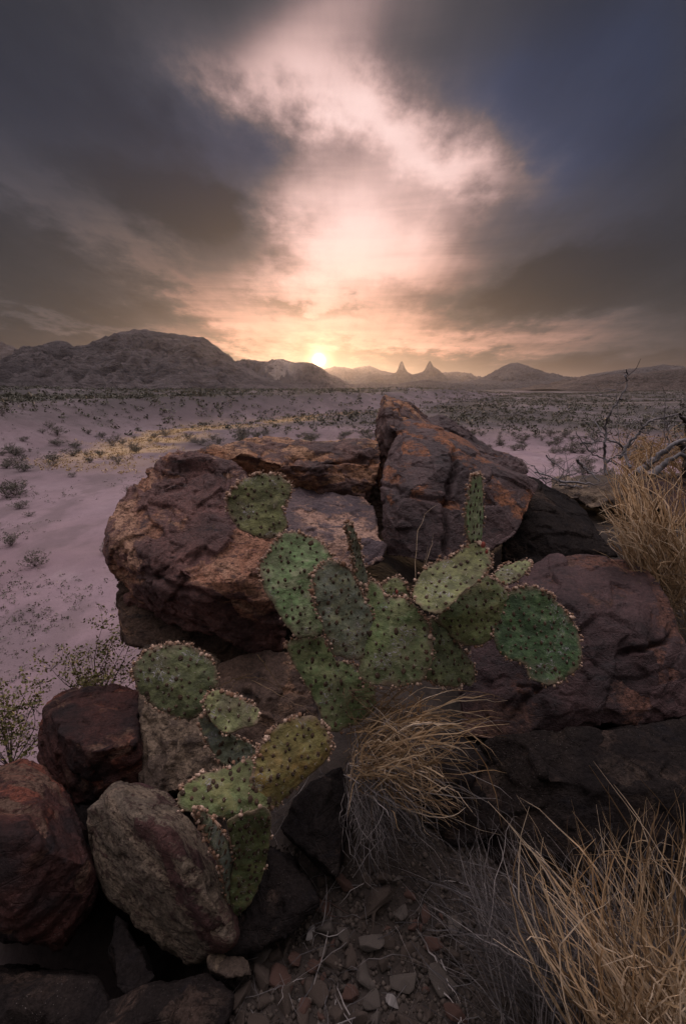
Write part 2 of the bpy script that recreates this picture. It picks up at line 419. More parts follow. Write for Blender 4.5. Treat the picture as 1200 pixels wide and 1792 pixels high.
hill('hill', 'low dark foothills under the hazy peaks', [(560, 680), (610, 672), (650, 668), (690, 672), (740, 664), (780, 668), (820, 672), (870, 668), (920, 672), (980, 676), (1040, 679)], 1000, 300, MF, seed=45)

# ------------------------------------------------------------------ rocks
def mat_rock(name, varn, varn2, exp1, exp2, dark=(.012, .011, .013), bias=0.0, rough=.62, strat=(0, 0, 0), streak=1.0, spec=.25):
    m, nt, b = new_mat(name); c = obj_co(nt)
    ex = attr(nt, 'expo')
    cs = vscale(nt, c, (1, 1, 4.0), rot=strat)
    nf = noise(nt, c, 26, 6, .65); nm = noise(nt, c, 5.5, 6, .62); ns = noise(nt, cs, 9, 6, .65)
    nb = noise(nt, cs, 34, 5, .7)
    e = (ex + (nf - .5) * 1.1 + (nb - .5) * .9 + (ns - .5) * 1.3 * streak + bias - .22).ss(-.10, .22)
    e = (e * (1 - nb.ss(.53, .64) * .85) * (1 - (nf - .12 * ns).ss(.50, .60) * .6) + nf.ss(.66, .73) * .35).clamp()
    v = mix(nt, nm.ss(.34, .66), varn, varn2)
    v = mix(nt, ns.ss(.54, .70) * .75, v, dark)
    v = mix(nt, nb.ss(.62, .74) * .45, v, tuple(x * 1.9 for x in varn2))
    bd = noise(nt, combine(nt, attr(nt, 'bed') * 9.0, nm * .5, 0.0), 2.0, 5, .6)
    x = mix(nt, (bd * .75 + noise(nt, cs, 4, 5, .6) * .25).ss(.42, .58), exp1, exp2)
    x = mix(nt, nb.ss(.50, .70) * .55, x, tuple(k * .45 for k in exp1))
    x = mix(nt, nf.ss(.60, .72) * .5, x, varn2)
    col = mix(nt, e, v, x)
    gn = noise(nt, c, 95, 4, .75); col = mix(nt, 1.0, col, combine_col(nt, gn.ss(.28, .72) * .85 + .55), 'MULTIPLY')
    sp_ = voro(nt, c, 130); col = mix(nt, (1 - sp_.ss(.06, .16)) * nm.ss(.45, .6) * .5, col, (.34, .30, .28))
    nt.links.new(col.s, b.inputs['Base Color'])
    rn = e * (.92 - rough) + rough + (nf - .5) * .2
    nt.links.new(rn.s, b.inputs['Roughness']); b.inputs['Specular IOR Level'].default_value = spec
    ck = voro(nt, vscale(nt, c, (1, 1, 2.2), rot=strat), 8, 'DISTANCE_TO_EDGE').ss(0, .025) * .5 + (1 - nm.ss(.46, .56)) * .5
    gr_ = noise(nt, c, 150, 5, .75); pit = voro(nt, c, 70).ss(.0, .35)
    h = ck * .22 + nf * .60 + nb * .30 + ns * .22 + gr_ * .45 + bd * .35 + pit * .15 - e * .25
    bump(nt, b, h, 1.0, .013)
    return m
S_A = (R(25), R(30), 0)
RM = dict(
    varnish=mat_rock('rock_varnish_red', (.064, .035, .033), (.140, .068, .058), (.30, .150, .095), (.36, .215, .145), strat=(R(20), R(-32), 0)),
    slab=mat_rock('rock_slab_orange', (.056, .034, .033), (.125, .068, .056), (.30, .150, .085), (.38, .225, .14), strat=(R(6), R(4), 0)),
    ledge=mat_rock('rock_ledge_pale', (.060, .044, .052), (.115, .080, .080), (.38, .25, .19), (.30, .18, .135), strat=(R(8), R(6), 0)),
    dark=mat_rock('rock_dark_purple', (.040, .026, .027), (.084, .052, .051), (.27, .120, .066), (.20, .095, .060), strat=(R(15), R(38), 0), rough=.55),
    purple=mat_rock('rock_purple_slab', (.028, .017, .018), (.070, .038, .038), (.14, .070, .052), (.10, .058, .046), strat=(R(-10), R(20), 0), rough=.6),
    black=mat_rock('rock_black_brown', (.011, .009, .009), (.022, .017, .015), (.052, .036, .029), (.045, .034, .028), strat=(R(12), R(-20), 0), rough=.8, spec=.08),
    red=mat_rock('rock_rust_red', (.018, .0125, .013), (.062, .026, .022), (.15, .055, .038), (.11, .070, .052), strat=(R(10), R(12), 0), spec=.12),
    tan=mat_rock('rock_tan', (.062, .046, .036), (.095, .070, .053), (.20, .150, .105), (.155, .115, .082), bias=.35, strat=(R(40), R(60), 0), rough=.85),
    layer=mat_rock('rock_layered_tan', (.042, .022, .022), (.070, .034, .030), (.20, .155, .112), (.125, .10, .076), bias=.58, strat=(R(-6), R(20), 0), rough=.85, streak=1.4),
    brown=mat_rock('rock_brown', (.060, .040, .031), (.10, .064, .046), (.22, .13, .082), (.17, .11, .075), strat=(R(0), R(10), 0), rough=.85),
)
def hull(points):
    bm = bmesh.new()
    for p in points: bm.verts.new(p)
    r = bmesh.ops.convex_hull(bm, input=bm.verts)
    bad = list({g for g in r['geom_interior'] + r['geom_unused'] if isinstance(g, bmesh.types.BMVert)})
    if bad: bmesh.ops.delete(bm, geom=bad, context='VERTS')
    bmesh.ops.recalc_face_normals(bm, faces=bm.faces)
    return bm
def frame(n):
    n = np.array(n, float); n /= np.linalg.norm(n)
    a = np.cross([0, 1, 0], n) if abs(n[1]) < .9 else np.cross([1, 0, 0], n)
    a /= np.linalg.norm(a); b = np.cross(n, a)
    return np.stack([a, b, n], 1)
def rock(label, hulls, mat, seed, thick=.5, vox=.007, grad=None, cuts=46, amp=.05, fr=1.0, strata=(.2, .1, 1), cracks=(), bias=0.0, shrink=.72, smooth=1, name='boulder', cat='boulder', group=None, terr=1.0):
    """hulls: lists of (px, py, depth) for the near side; every hull also gets a far side `thick` metres behind"""
    src = bmesh.new()
    for h in hulls:
        pts = [at(*p[:3]) for p in h]
        o = [p for p in h if len(p) == 3]
        cx = sum(p[0] for p in o) / len(o); cy = sum(p[1] for p in o) / len(o)
        for p in o:
            pts.append(at(cx + (p[0] - cx) * shrink, cy + (p[1] - cy) * shrink, p[2] + thick))
        bm = hull(pts); me = bpy.data.meshes.new('h'); bm.to_mesh(me); src.from_mesh(me); bpy.data.meshes.remove(me); bm.free()
    me = bpy.data.meshes.new('h'); src.to_mesh(me); src.free()
    t = bpy.data.objects.new('h', me); COL.objects.link(t)
    md = t.modifiers.new('r', 'REMESH'); md.mode = 'VOXEL'; md.voxel_size = vox
    ms = t.modifiers.new('s', 'SMOOTH'); ms.factor = .5; ms.iterations = smooth
    dg = bpy.context.evaluated_depsgraph_get()
    me2 = bpy.data.meshes.new_from_object(t.evaluated_get(dg))
    bpy.data.objects.remove(t); bpy.data.meshes.remove(me)
    n = len(me2.vertices)
    co = np.empty(n * 3, np.float32); me2.vertices.foreach_get('co', co); co = co.reshape(-1, 3).astype(float)
    nr = np.empty(n * 3, np.float32); me2.vertices.foreach_get('normal', nr); nr = nr.reshape(-1, 3).astype(float)
    # fracture the block: flat joint faces cut caps off the hull
    rs = np.random.RandomState(seed); Mj = frame(strata); size = np.ptp(co, axis=0).max(); co = co + nr * size * .014
    for c_ in range(cuts):
        i_ = rs.randint(n); nv = nr[i_]
        jd = Mj[:, rs.randint(3)]; jd = jd * np.sign(jd @ nv + 1e-9)
        nv = nv + jd * rs.uniform(.0, .35) + rs.normal(size=3) * .12; nv /= np.linalg.norm(nv)
        rad_ = size * rs.uniform(.16, .42); ds_ = np.linalg.norm(co - co[i_], axis=1)
        pr_ = co @ nv; off = pr_[ds_ < rad_].max() - size * rs.uniform(.006, .034)
        h_ = np.clip(pr_ - off, 0, size * .04) * (1 - sstep(ds_, rad_ * 1.1, rad_ * 1.35))
        co = co - nv * h_[:, None]
    me2.vertices.foreach_set('co', co.astype(np.float32).ravel()); me2.update()
    nr = np.empty(n * 3, np.float32); me2.vertices.foreach_get('normal', nr); nr = nr.reshape(-1, 3).astype(float)
    ctr = co.mean(0); base = np.array([ctr[0], ctr[1], co[:, 2].min()])
    p = (co - ctr) * fr + seed * 7.31
    M = frame(strata); q = p @ M
    warp = .45 * fbm(p * 2.1, 3, seed)
    qa = q * np.array([2.2, 2.2, 3.6]) + .22 * warp[:, None]
    ch, edge, cid = chips(qa, seed); ch2, edge2, cid2 = chips(qa * 2.6 + 5 + .07 * fbm(p * 6, 2, seed)[:, None], seed + 3)
    big = fbm(p * 1.6, 3, seed + 7)
    s = q[:, 2] * 13 + 2.2 * warp + 1.1 * fbm(q * np.array([1.2, 1.2, 2.5]), 3, seed + 31); fs = s - np.floor(s)
    step = np.minimum(fs * 1.25, (1 - fs) * 5.0)              # saw-tooth ledges of the bedding
    smask = sstep(fbm(p * 1.1, 2, seed + 40), -.25, .35)
    ch3, edge3, cid3 = chips(qa * 6.5 + 9 + .10 * fbm(p * 14, 2, seed + 5)[:, None], seed + 6)
    d = .10 * big + .30 * ch + .26 * ch2 + .13 * ch3 + (cid - .5) * .26 + (cid2 - .5) * .16 + (cid3 - .5) * .08 + terr * .24 * (step - .5) * smask
    rough_ = sstep(fbm(p * 1.9, 2, seed + 15), -.3, .4)
    d += .09 * fbm(p * 9, 5, seed + 11, .6) * (.3 + rough_) - .07 * np.exp(-(edge2 / .03) ** 2) * rough_ - .06 * np.exp(-(edge / .02) ** 2)
    d = d * amp
    for (x0, y0, x1, y1, dd, w, dep) in cracks:
        a, b_ = at(x0, y0, dd), at(x1, y1, dd); sg = b_ - a; ln = np.linalg.norm(sg); sg /= ln
        vd = ray((x0 + x1) / 2, (y0 + y1) / 2); vd = vd / np.linalg.norm(vd) + np.array([.12, 0, .1])
        nn = np.cross(sg, vd); nn /= np.linalg.norm(nn)
        rel = co - a; dist = rel @ nn + .030 * fbm(co * 6, 3, seed + 60); al = rel @ sg
        fade = sstep(al, -.06, .03) * (1 - sstep(al, ln - .03, ln + .06)) * (np.abs(rel @ vd) < .4)
        d -= dep * np.exp(-(dist / w) ** 2) * fade
    co2 = co + nr * d[:, None]
    bed = q[:, 2] + .05 * fbm(p * 2, 3, seed + 90)
    ex = fbm(q * np.array([1.7, 1.7, 3.4]), 5, seed + 80) * .9 + (cid2 - .5) * .5 - ch2 * .5 - ch * .3 + bias
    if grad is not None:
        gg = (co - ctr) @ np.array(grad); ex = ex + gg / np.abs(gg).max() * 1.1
    me2.vertices.foreach_set('co', (co2 - base).astype(np.float32).ravel())
    a = me2.attributes.new('expo', 'FLOAT', 'POINT'); a.data.foreach_set('value', ex.astype(np.float32))
    a = me2.attributes.new('bed', 'FLOAT', 'POINT'); a.data.foreach_set('value', bed.astype(np.float32))
    me2.polygons.foreach_set('use_smooth', np.ones(len(me2.polygons), bool))
    me2.materials.clear(); me2.materials.append(RM[mat]); me2.update()
    me2.name = name
    o = bpy.data.objects.new(name, me2); COL.objects.link(o); o.location = base
    tag(o, label, cat, group)
    return o

def zp(o, s, pts):
    return [(o[0] + p[0] / s, o[1] + p[1] / s) + tuple(p[2:]) for p in pts]

rock('big reddish brown boulder behind the cactus on the left, orange patches on dark varnish',
     [[(294, 788, 2.35), (330, 797, 2.35), (372, 806, 2.32), (408, 815, 2.28), (440, 850, 2.2), (500, 930, 2.05), (530, 1010, 1.98), (515, 1085, 1.95), (490, 1140, 1.98), (417, 1141, 1.98), (377, 1126, 1.98), (316, 1100, 2.0), (243, 1068, 2.05), (212, 1022, 2.1), (190, 965, 2.15), (189, 930, 2.2), (205, 882, 2.27), (236, 851, 2.33), (264, 823, 2.35),
       (215, 940, 2.02, 1), (300, 985, 1.88, 1), (420, 1000, 1.84, 1), (470, 1050, 1.86, 1), (350, 1040, 1.86, 1), (240, 900, 2.12, 1), (330, 900, 2.05, 1)]],
     'varnish', 11, thick=.55, amp=.062, fr=1.2, strata=(.38, -.25, .85), vox=.006, bias=-.06, cracks=[(212, 1000, 500, 1075, 1.9, .012, .02)])
rock('orange brown block under the big left boulder',
     [[(210, 1015, 2.12), (208, 1118, 2.1), (240, 1134, 2.0), (330, 1130, 2.02), (430, 1170, 2.0), (440, 1120, 2.05), (330, 1070, 2.1)]], 'brown', 17, thick=.35, amp=.035, fr=1.8)
rock('low flat-topped sandstone slab behind the cactus, pale tan top with purple patches',
     [[(430, 830, 2.78), (500, 838, 2.78), (560, 850, 2.76), (630, 862, 2.74), (620, 872, 2.6), (660, 885, 2.55), (655, 930, 2.3), (672, 960, 2.15), (668, 990, 2.1), (640, 1005, 2.1), (560, 1030, 2.05), (500, 1040, 2.1), (430, 880, 2.5), (460, 990, 2.1), (600, 965, 2.08, 1)]], 'ledge', 23, thick=.4, amp=.03, fr=1.5, bias=.10, strata=(0, -.2, 1))
rock('long horizontal orange sandstone slab lying across the back of the outcrop',
     [[(322, 793, 2.75), (347, 783, 2.8), (400, 776, 2.82), (470, 774, 2.85), (541, 764, 2.85), (594, 765, 2.85), (658, 769, 2.85), (664, 800, 2.75), (650, 822, 2.72), (642, 884, 2.72), (594, 884, 2.7), (514, 872, 2.68), (430, 840, 2.68), (380, 830, 2.68), (345, 806, 2.68),
       (560, 800, 2.62, 1), (470, 800, 2.62, 1), (410, 790, 2.64, 1)]], 'slab', 29, thick=.5, amp=.045, fr=1.3, strata=(.02, -.05, 1), bias=.10, terr=1.4, cracks=[(500, 800, 640, 812, 2.65, .010, .025), (500, 820, 520, 800, 2.65, .012, .025)])
rock('tall narrow sandstone fin at the top of the outcrop, rust front edge',
     [[(664, 690, 3.15), (675, 686, 3.2), (693, 688, 3.3), (720, 706, 3.4), (746, 722, 3.45), (770, 760, 3.2), (725, 800, 2.9), (700, 880, 2.85), (656, 888, 2.9), (652, 800, 3.0), (657, 722, 3.1), (690, 740, 2.85, 1), (677, 745, 2.9, 1)]], 'slab', 35, thick=.4, amp=.04, fr=1.6, bias=-.10, strata=(.8, -.3, .45))
rock('shadowed rock deep in the cleft behind the pale slab',
     [[(632, 860, 3.0), (650, 812, 3.05), (690, 806, 3.05), (716, 840, 3.0), (712, 930, 2.75), (650, 945, 2.72), (636, 905, 2.85)]], 'brown', 37, thick=.3, amp=.03, fr=1.8, bias=-.3)
rock('dark low ledge running down to the right behind the big dark boulder',
     [[(745, 733, 3.4), (770, 726, 3.45), (813, 748, 3.5), (847, 772, 3.5), (856, 785, 3.45), (800, 800, 3.2), (760, 770, 3.2)],
      [(840, 775, 3.4), (857, 784, 3.45), (900, 800, 3.5), (921, 812, 3.5), (922, 826, 3.4), (880, 840, 3.1), (840, 820, 3.1)]], 'dark', 39, thick=.35, amp=.035, fr=1.6, bias=-.25)
rock('largest dark purple boulder, wedge shaped, with a vertical crack and orange scar',
     [[(706, 742, 2.75), (735, 728, 2.85), (752, 731, 2.9), (775, 745, 2.95), (870, 818, 2.8), (924, 839, 2.6), (941, 858, 2.45), (930, 893, 2.3), (892, 950, 2.15), (860, 985, 2.12), (815, 985, 2.1), (735, 985, 2.12), (675, 975, 2.2), (661, 918, 2.28), (668, 853, 2.4), (694, 800, 2.55), (700, 770, 2.65),
       (790, 790, 2.38, 1), (712, 800, 2.42, 1), (860, 845, 2.32, 1), (765, 850, 2.22, 1), (870, 880, 2.18, 1), (710, 900, 2.15, 1)]], 'dark', 43, thick=.5, amp=.036, terr=.35, fr=1.05, bias=-.17, strata=(.5, .1, .75), vox=.006,
     cracks=[(796, 780, 783, 880, 2.25, .010, .04), (783, 880, 775, 970, 2.15, .012, .03), (680, 860, 790, 878, 2.2, .008, .018)])
rock('dark sloping boulder between the largest dark boulder and the right grass clump',
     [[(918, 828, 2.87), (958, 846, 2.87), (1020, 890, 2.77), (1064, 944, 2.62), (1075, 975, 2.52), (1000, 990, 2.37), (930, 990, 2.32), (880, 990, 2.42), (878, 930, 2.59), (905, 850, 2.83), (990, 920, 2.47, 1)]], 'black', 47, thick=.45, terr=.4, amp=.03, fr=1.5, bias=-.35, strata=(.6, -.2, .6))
rock('broad purple brown boulder filling the right side below the grass',
     [[(880, 1010, 2.05), (927, 988, 2.1), (963, 978, 2.10), (1033, 971, 2.12), (1077, 975, 2.12), (1133, 1003, 2.0), (1170, 1043, 1.9), (1194, 1103, 1.8), (1215, 1160, 1.7), (1240, 1253, 1.6), (1127, 1256, 1.62), (1067, 1252, 1.6), (1013, 1258, 1.58), (973, 1277, 1.55), (933, 1291, 1.54), (870, 1300, 1.58), (810, 1290, 1.64), (800, 1190, 1.75), (830, 1090, 1.9),
       (1000, 1060, 1.78, 1), (1100, 1090, 1.72, 1), (940, 1130, 1.68, 1), (1040, 1180, 1.60, 1), (1140, 1180, 1.62, 1)]], 'purple', 53, thick=.5, terr=.45, amp=.046, fr=1.1, strata=(-.35, -.3, .8), vox=.006, bias=-.08,
     cracks=[(900, 1250, 960, 1160, 1.62, .01, .02), (1090, 1150, 1180, 1110, 1.7, .008, .03)])
rock('dark slab at the lower right under a long curved crack, behind the grass',
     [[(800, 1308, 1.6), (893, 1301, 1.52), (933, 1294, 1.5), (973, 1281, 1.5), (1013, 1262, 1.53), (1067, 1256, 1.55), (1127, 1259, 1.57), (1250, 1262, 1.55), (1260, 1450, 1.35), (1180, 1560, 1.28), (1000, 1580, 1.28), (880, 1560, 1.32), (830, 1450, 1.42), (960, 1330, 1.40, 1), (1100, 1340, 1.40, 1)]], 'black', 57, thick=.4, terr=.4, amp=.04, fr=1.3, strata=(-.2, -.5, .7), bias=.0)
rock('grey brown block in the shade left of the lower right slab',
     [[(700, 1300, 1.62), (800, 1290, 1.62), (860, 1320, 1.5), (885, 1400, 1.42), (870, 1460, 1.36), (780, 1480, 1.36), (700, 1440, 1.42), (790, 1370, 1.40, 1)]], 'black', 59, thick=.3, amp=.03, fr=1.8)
rock('rounded rust red boulder with black stains on the left, beside the tan rock',
     [[(85, 1239, 1.85), (104, 1216, 1.9), (171, 1204, 1.92), (215, 1208, 1.9), (240, 1216, 1.86), (247, 1302, 1.74), (254, 1374, 1.66), (200, 1400, 1.62), (139, 1418, 1.62), (111, 1394, 1.66), (72, 1338, 1.74), (79, 1302, 1.78), (100, 1296, 1.64, 1), (170, 1306, 1.56, 1), (238, 1300, 1.62, 1), (120, 1235, 1.78, 1)]], 'red', 61, thick=.4, cuts=26, amp=.034, fr=1.6, strata=(.1, -.4, .9), bias=.0)
rock('rough pale tan rock below the round left cactus pad',
     [[(238, 1140, 1.95), (300, 1120, 1.98), (400, 1160, 1.95), (243, 1225, 1.85), (330, 1230, 1.74), (385, 1300, 1.64), (391, 1345, 1.6), (318, 1390, 1.55), (270, 1394, 1.57), (250, 1374, 1.62), (290, 1290, 1.66, 1)]], 'tan', 67, thick=.35, amp=.05, fr=1.7, strata=(.8, .2, .4), bias=.2)
rock('dark rust boulder with black underside at the left edge',
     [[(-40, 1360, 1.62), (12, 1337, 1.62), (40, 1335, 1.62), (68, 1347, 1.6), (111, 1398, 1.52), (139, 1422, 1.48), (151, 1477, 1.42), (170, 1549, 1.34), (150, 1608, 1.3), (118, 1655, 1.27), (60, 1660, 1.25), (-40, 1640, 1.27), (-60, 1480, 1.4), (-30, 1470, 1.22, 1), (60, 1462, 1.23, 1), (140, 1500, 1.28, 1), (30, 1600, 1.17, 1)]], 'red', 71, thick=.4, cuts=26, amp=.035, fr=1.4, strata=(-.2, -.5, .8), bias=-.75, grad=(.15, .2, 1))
rock('layered pale tan slab with curved bedding below the left cactus',
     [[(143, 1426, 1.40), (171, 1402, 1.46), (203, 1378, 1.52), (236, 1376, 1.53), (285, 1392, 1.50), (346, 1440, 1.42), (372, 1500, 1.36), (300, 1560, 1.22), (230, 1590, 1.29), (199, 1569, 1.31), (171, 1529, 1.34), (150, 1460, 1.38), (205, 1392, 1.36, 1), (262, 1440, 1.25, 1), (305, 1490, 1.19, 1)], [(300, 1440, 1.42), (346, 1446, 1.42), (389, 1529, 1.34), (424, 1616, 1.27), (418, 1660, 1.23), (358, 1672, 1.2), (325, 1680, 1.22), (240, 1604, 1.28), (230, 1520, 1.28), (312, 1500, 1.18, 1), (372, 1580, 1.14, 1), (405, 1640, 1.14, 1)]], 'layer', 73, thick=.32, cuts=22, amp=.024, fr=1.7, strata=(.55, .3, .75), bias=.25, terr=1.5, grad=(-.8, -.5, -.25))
rock('dark brown rock in the hollow between the two cactus plants',
     [[(380, 1160, 1.9), (450, 1140, 1.92), (540, 1150, 1.9), (560, 1260, 1.72), (540, 1320, 1.62), (470, 1330, 1.6), (400, 1320, 1.62), (385, 1240, 1.76), (470, 1230, 1.7, 1)]], 'brown', 79, thick=.3, amp=.05, fr=1.8, bias=-.25)
rock('black slab standing right of the forked cactus pads',
     [[(490, 1450, 1.36), (545, 1358, 1.44), (597, 1336, 1.46), (612, 1400, 1.38), (608, 1483, 1.3), (598, 1545, 1.24), (560, 1520, 1.25), (520, 1495, 1.28), (560, 1430, 1.30, 1)]], 'black', 83, thick=.25, amp=.025, fr=2.2, bias=-.15)
rock('grey brown broken rock at the foot of the lower cactus',
     [[(430, 1540, 1.30), (470, 1470, 1.36), (520, 1505, 1.30), (560, 1580, 1.22), (530, 1620, 1.19), (450, 1660, 1.16), (400, 1660, 1.17), (470, 1570, 1.22, 1)]], 'black', 89, thick=.25, amp=.03, fr=2.2, bias=0)
rock('dark brown rock behind the grass tuft roots under the main cactus',
     [[(570, 1300, 1.62), (640, 1270, 1.64), (720, 1290, 1.6), (730, 1380, 1.48), (690, 1450, 1.40), (630, 1440, 1.4), (590, 1380, 1.46), (650, 1350, 1.48, 1)]], 'brown', 97, thick=.3, amp=.03, fr=2.0, bias=-.3)
rock('dark broken rock in the gap behind the layered slab and the rust boulders',
     [[(70, 1370, 1.68), (120, 1395, 1.64), (180, 1390, 1.62), (215, 1400, 1.60), (200, 1500, 1.48), (130, 1510, 1.46), (90, 1450, 1.55)]], 'black', 99, thick=.3, amp=.03, fr=2.0)
rock('pointed dark rock wedged below the layered slab',
     [[(207, 1597, 1.3), (242, 1636, 1.24), (274, 1716, 1.15), (222, 1742, 1.12), (187, 1696, 1.17), (191, 1636, 1.24)]], 'black', 101, thick=.25, amp=.022, fr=2.4)
rock('small grey block at the foot of the layered slab',
     [[(362, 1670, 1.17), (400, 1668, 1.17), (432, 1680, 1.15), (440, 1705, 1.13), (400, 1712, 1.11), (369, 1706, 1.13)]], 'tan', 103, thick=.12, amp=.016, fr=3.5, vox=.006, bias=-.3)
rock('black rock filling the bottom left corner',
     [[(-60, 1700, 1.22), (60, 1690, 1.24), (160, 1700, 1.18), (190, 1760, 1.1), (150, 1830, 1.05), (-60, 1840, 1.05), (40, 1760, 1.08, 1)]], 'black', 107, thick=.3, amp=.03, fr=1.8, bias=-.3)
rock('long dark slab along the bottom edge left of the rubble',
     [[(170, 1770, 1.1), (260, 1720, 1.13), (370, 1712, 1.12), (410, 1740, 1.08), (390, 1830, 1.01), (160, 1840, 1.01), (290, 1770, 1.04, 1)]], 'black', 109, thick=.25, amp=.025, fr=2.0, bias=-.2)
rock('pale brown rock half hidden behind the right grass clump',
     [[(1000, 862, 3.3), (1040, 848, 3.4), (1120, 838, 3.4), (1180, 850, 3.3), (1190, 890, 3.1), (1110, 905, 3.0), (1030, 890, 3.05), (1080, 870, 3.0, 1)]], 'tan', 113, thick=.35, amp=.03, fr=1.8, bias=.0)
rock('purple brown rock at the right edge behind the grass',
     [[(1120, 842, 3.2), (1180, 830, 3.3), (1260, 836, 3.2), (1270, 910, 2.9), (1180, 920, 2.9)]], 'purple', 117, thick=.35, amp=.03, fr=1.8, bias=.0)
rock('flat grey stone on the edge of the outcrop beside the dead branches',
     [[(960, 836, 3.5), (990, 832, 3.6), (1030, 846, 3.5), (1040, 866, 3.3), (1000, 872, 3.2), (966, 854, 3.3)]], 'tan', 119, thick=.25, amp=.02, fr=2.4, bias=.1)
#PART2
# ------------------------------------------------------------------ prickly pears
def mat_pad(name, c1, c2, c3, blotch):
    m, nt, b = new_mat(name); c = obj_co(nt)
    rim = attr(nt, 'rim'); sd = attr(nt, 'seedv')
    c = combine_off(nt, c, sd)
    n1 = noise(nt, c, 9, 5, .6); n2 = noise(nt, c, 26, 5, .65); n3 = noise(nt, vscale(nt, c, (1, 1, 2.6)), 16, 4, .6)
    col = mix(nt, n1.ss(.38, .62), c1, c2)
    col = mix(nt, (n3 * .6 + n2 * .4).ss(.50, .60) * .8, col, c3)
    col = mix(nt, noise(nt, c, 70, 3, .6).ss(.52, .68) * .35, col, tuple(x * .55 for x in c1))
    col = mix(nt, (noise(nt, c, 5.5, 5, .65) + n2 * .25).ss(.62, .74) * blotch, col, (.10, .082, .055))
    dk = (n2 * .55 + noise(nt, vscale(nt, c, (1, 1, 1.8)), 38, 6, .7) * .45).ss(.40, .58); col = mix(nt, (1 - dk) * .72, col, tuple(x * .36 for x in c3))
    lt = noise(nt, c, 48, 5, .7).ss(.56, .70); col = mix(nt, lt * .35, col, (.33, .33, .22))
    wr = ((n2 - .5).f('ABSOLUTE')); curl = (1 - (noise(nt, c, 60, 2, .5, 1.2) - .5).f('ABSOLUTE').ss(.012, .03)) * noise(nt, c, 13, 3, .6).ss(.56, .64)
    col = mix(nt, curl * .75, col, (.40, .38, .40))
    specks = (1 - voro(nt, c, 150).ss(.08, .2)) * n2.ss(.5, .62); col = mix(nt, specks * .6, col, (.40, .38, .33))
    col = mix(nt, (rim + (n2 - .5) * .5).ss(.86, 1.02) * .8, col, (.16, .115, .08))
    nt.links.new(col.s, b.inputs['Base Color'])
    nt.links.new((n2 * .3 + .55).s, b.inputs['Roughness'])
    b.inputs['Specular IOR Level'].default_value = .22
    bump(nt, b, n2 * .5 + noise(nt, c, 110, 3, .6) * .25 + curl * .5 + dk * .3, .8, .007)
    return m
def combine_off(nt, c, sd):
    n = nt.nodes.new('ShaderNodeVectorMath'); n.operation = 'ADD'
    nt.links.new(c.s, n.inputs[0]); nt.links.new(combine(nt, sd, sd * 1.7, sd * 2.3).s, n.inputs[1])
    return E(nt, n.outputs[0])
PM = dict(
    green=mat_pad('pad_green', (0.204, 0.252, 0.105), (0.272, 0.297, 0.144), (0.165, 0.252, 0.101), .6),
    bright=mat_pad('pad_bright_green', (0.198, 0.319, 0.134), (0.296, 0.364, 0.187), (0.346, 0.364, 0.222), .3),
    grey=mat_pad('pad_grey_green', (0.189, 0.220, 0.152), (0.168, 0.193, 0.160), (0.268, 0.276, 0.152), .7),
    olive=mat_pad('pad_olive', (0.195, 0.217, 0.094), (0.272, 0.280, 0.118), (0.146, 0.154, 0.081), .7),
    yellow=mat_pad('pad_yellow_green', (0.165, 0.202, 0.077), (0.133, 0.184, 0.085), (0.194, 0.189, 0.077), .35),
    rust=mat_pad('pad_rusty', (0.227, 0.158, 0.053), (0.192, 0.164, 0.061), (0.212, 0.195, 0.068), .4),
    deep=mat_pad('pad_deep_green', (0.071, 0.131, 0.056), (0.106, 0.176, 0.070), (0.052, 0.086, 0.048), .35),
    shade=mat_pad('pad_dull_green', (0.133, 0.161, 0.075), (0.168, 0.188, 0.085), (0.106, 0.120, 0.068), .6))
def mat_flat(name, c1, c2, s=60, rough=.9):
    m, nt, b = new_mat(name); c = obj_co(nt); t = attr(nt, 'tint')
    col = mix(nt, t, c1, c2); col = mix(nt, noise(nt, c, s, 3, .6).ss(.4, .65) * .5, col, tuple(x * .5 for x in c1))
    nt.links.new(col.s, b.inputs['Base Color']); b.inputs['Roughness'].default_value = rough
    return m
M_AREOLE = mat_flat('areole_brown', (.040, .026, .017), (.085, .052, .030), 200)
M_SPINE = mat_flat('spine_pale', (.30, .25, .20), (.62, .56, .48), 80)
M_RIM = mat_flat('rim_tubercle', (.20, .108, .062), (.58, .43, .33), 150)  # tan knobs and hairs; pale end lightened to stand in for backlit glow
def dome(ctr, N, U, V, r, h, rng, full=False):
    vs = []
    rings = ((1.0, -.25), (.95, .35), (.55, .85)) if not full else ((.55, -.75), (1.0, 0), (.6, .75))
    k = 6
    for (rr, hh) in rings:
        for a in range(k):
            t = a * 2 * math.pi / k; j = rng.uniform(.75, 1.25)
            vs.append(ctr + (U * math.cos(t) + V * math.sin(t)) * r * rr * j + N * h * hh)
    vs.append(ctr + N * h * rng.uniform(.9, 1.3))
    f = []
    for g in range(2):
        for a in range(k):
            b = (a + 1) % k
            f.append((g * k + a, g * k + b, (g + 1) * k + b)); f.append((g * k + a, (g + 1) * k + b, (g + 1) * k + a))
    for a in range(k): f.append((2 * k + a, 2 * k + (a + 1) % k, 3 * k))
    return vs, f
def spike(ctr, dirv, ln, w, rng):
    a = np.cross(dirv, [0.3, .5, .8]); a /= np.linalg.norm(a) + 1e-9; b = np.cross(dirv, a)
    return [ctr + a * w, ctr - a * .5 * w + b * .87 * w, ctr - a * .5 * w - b * .87 * w, ctr + dirv * ln], [(0, 1, 3), (1, 2, 3), (2, 0, 3)]
class Acc:
    def __init__(s): s.v, s.f, s.t, s.n = [], [], [], 0
    def add(s, vs, f, t):
        s.v.extend(vs); s.f.extend([tuple(i + s.n for i in q) for q in f]); s.t.extend([t] * len(vs)); s.n += len(vs)
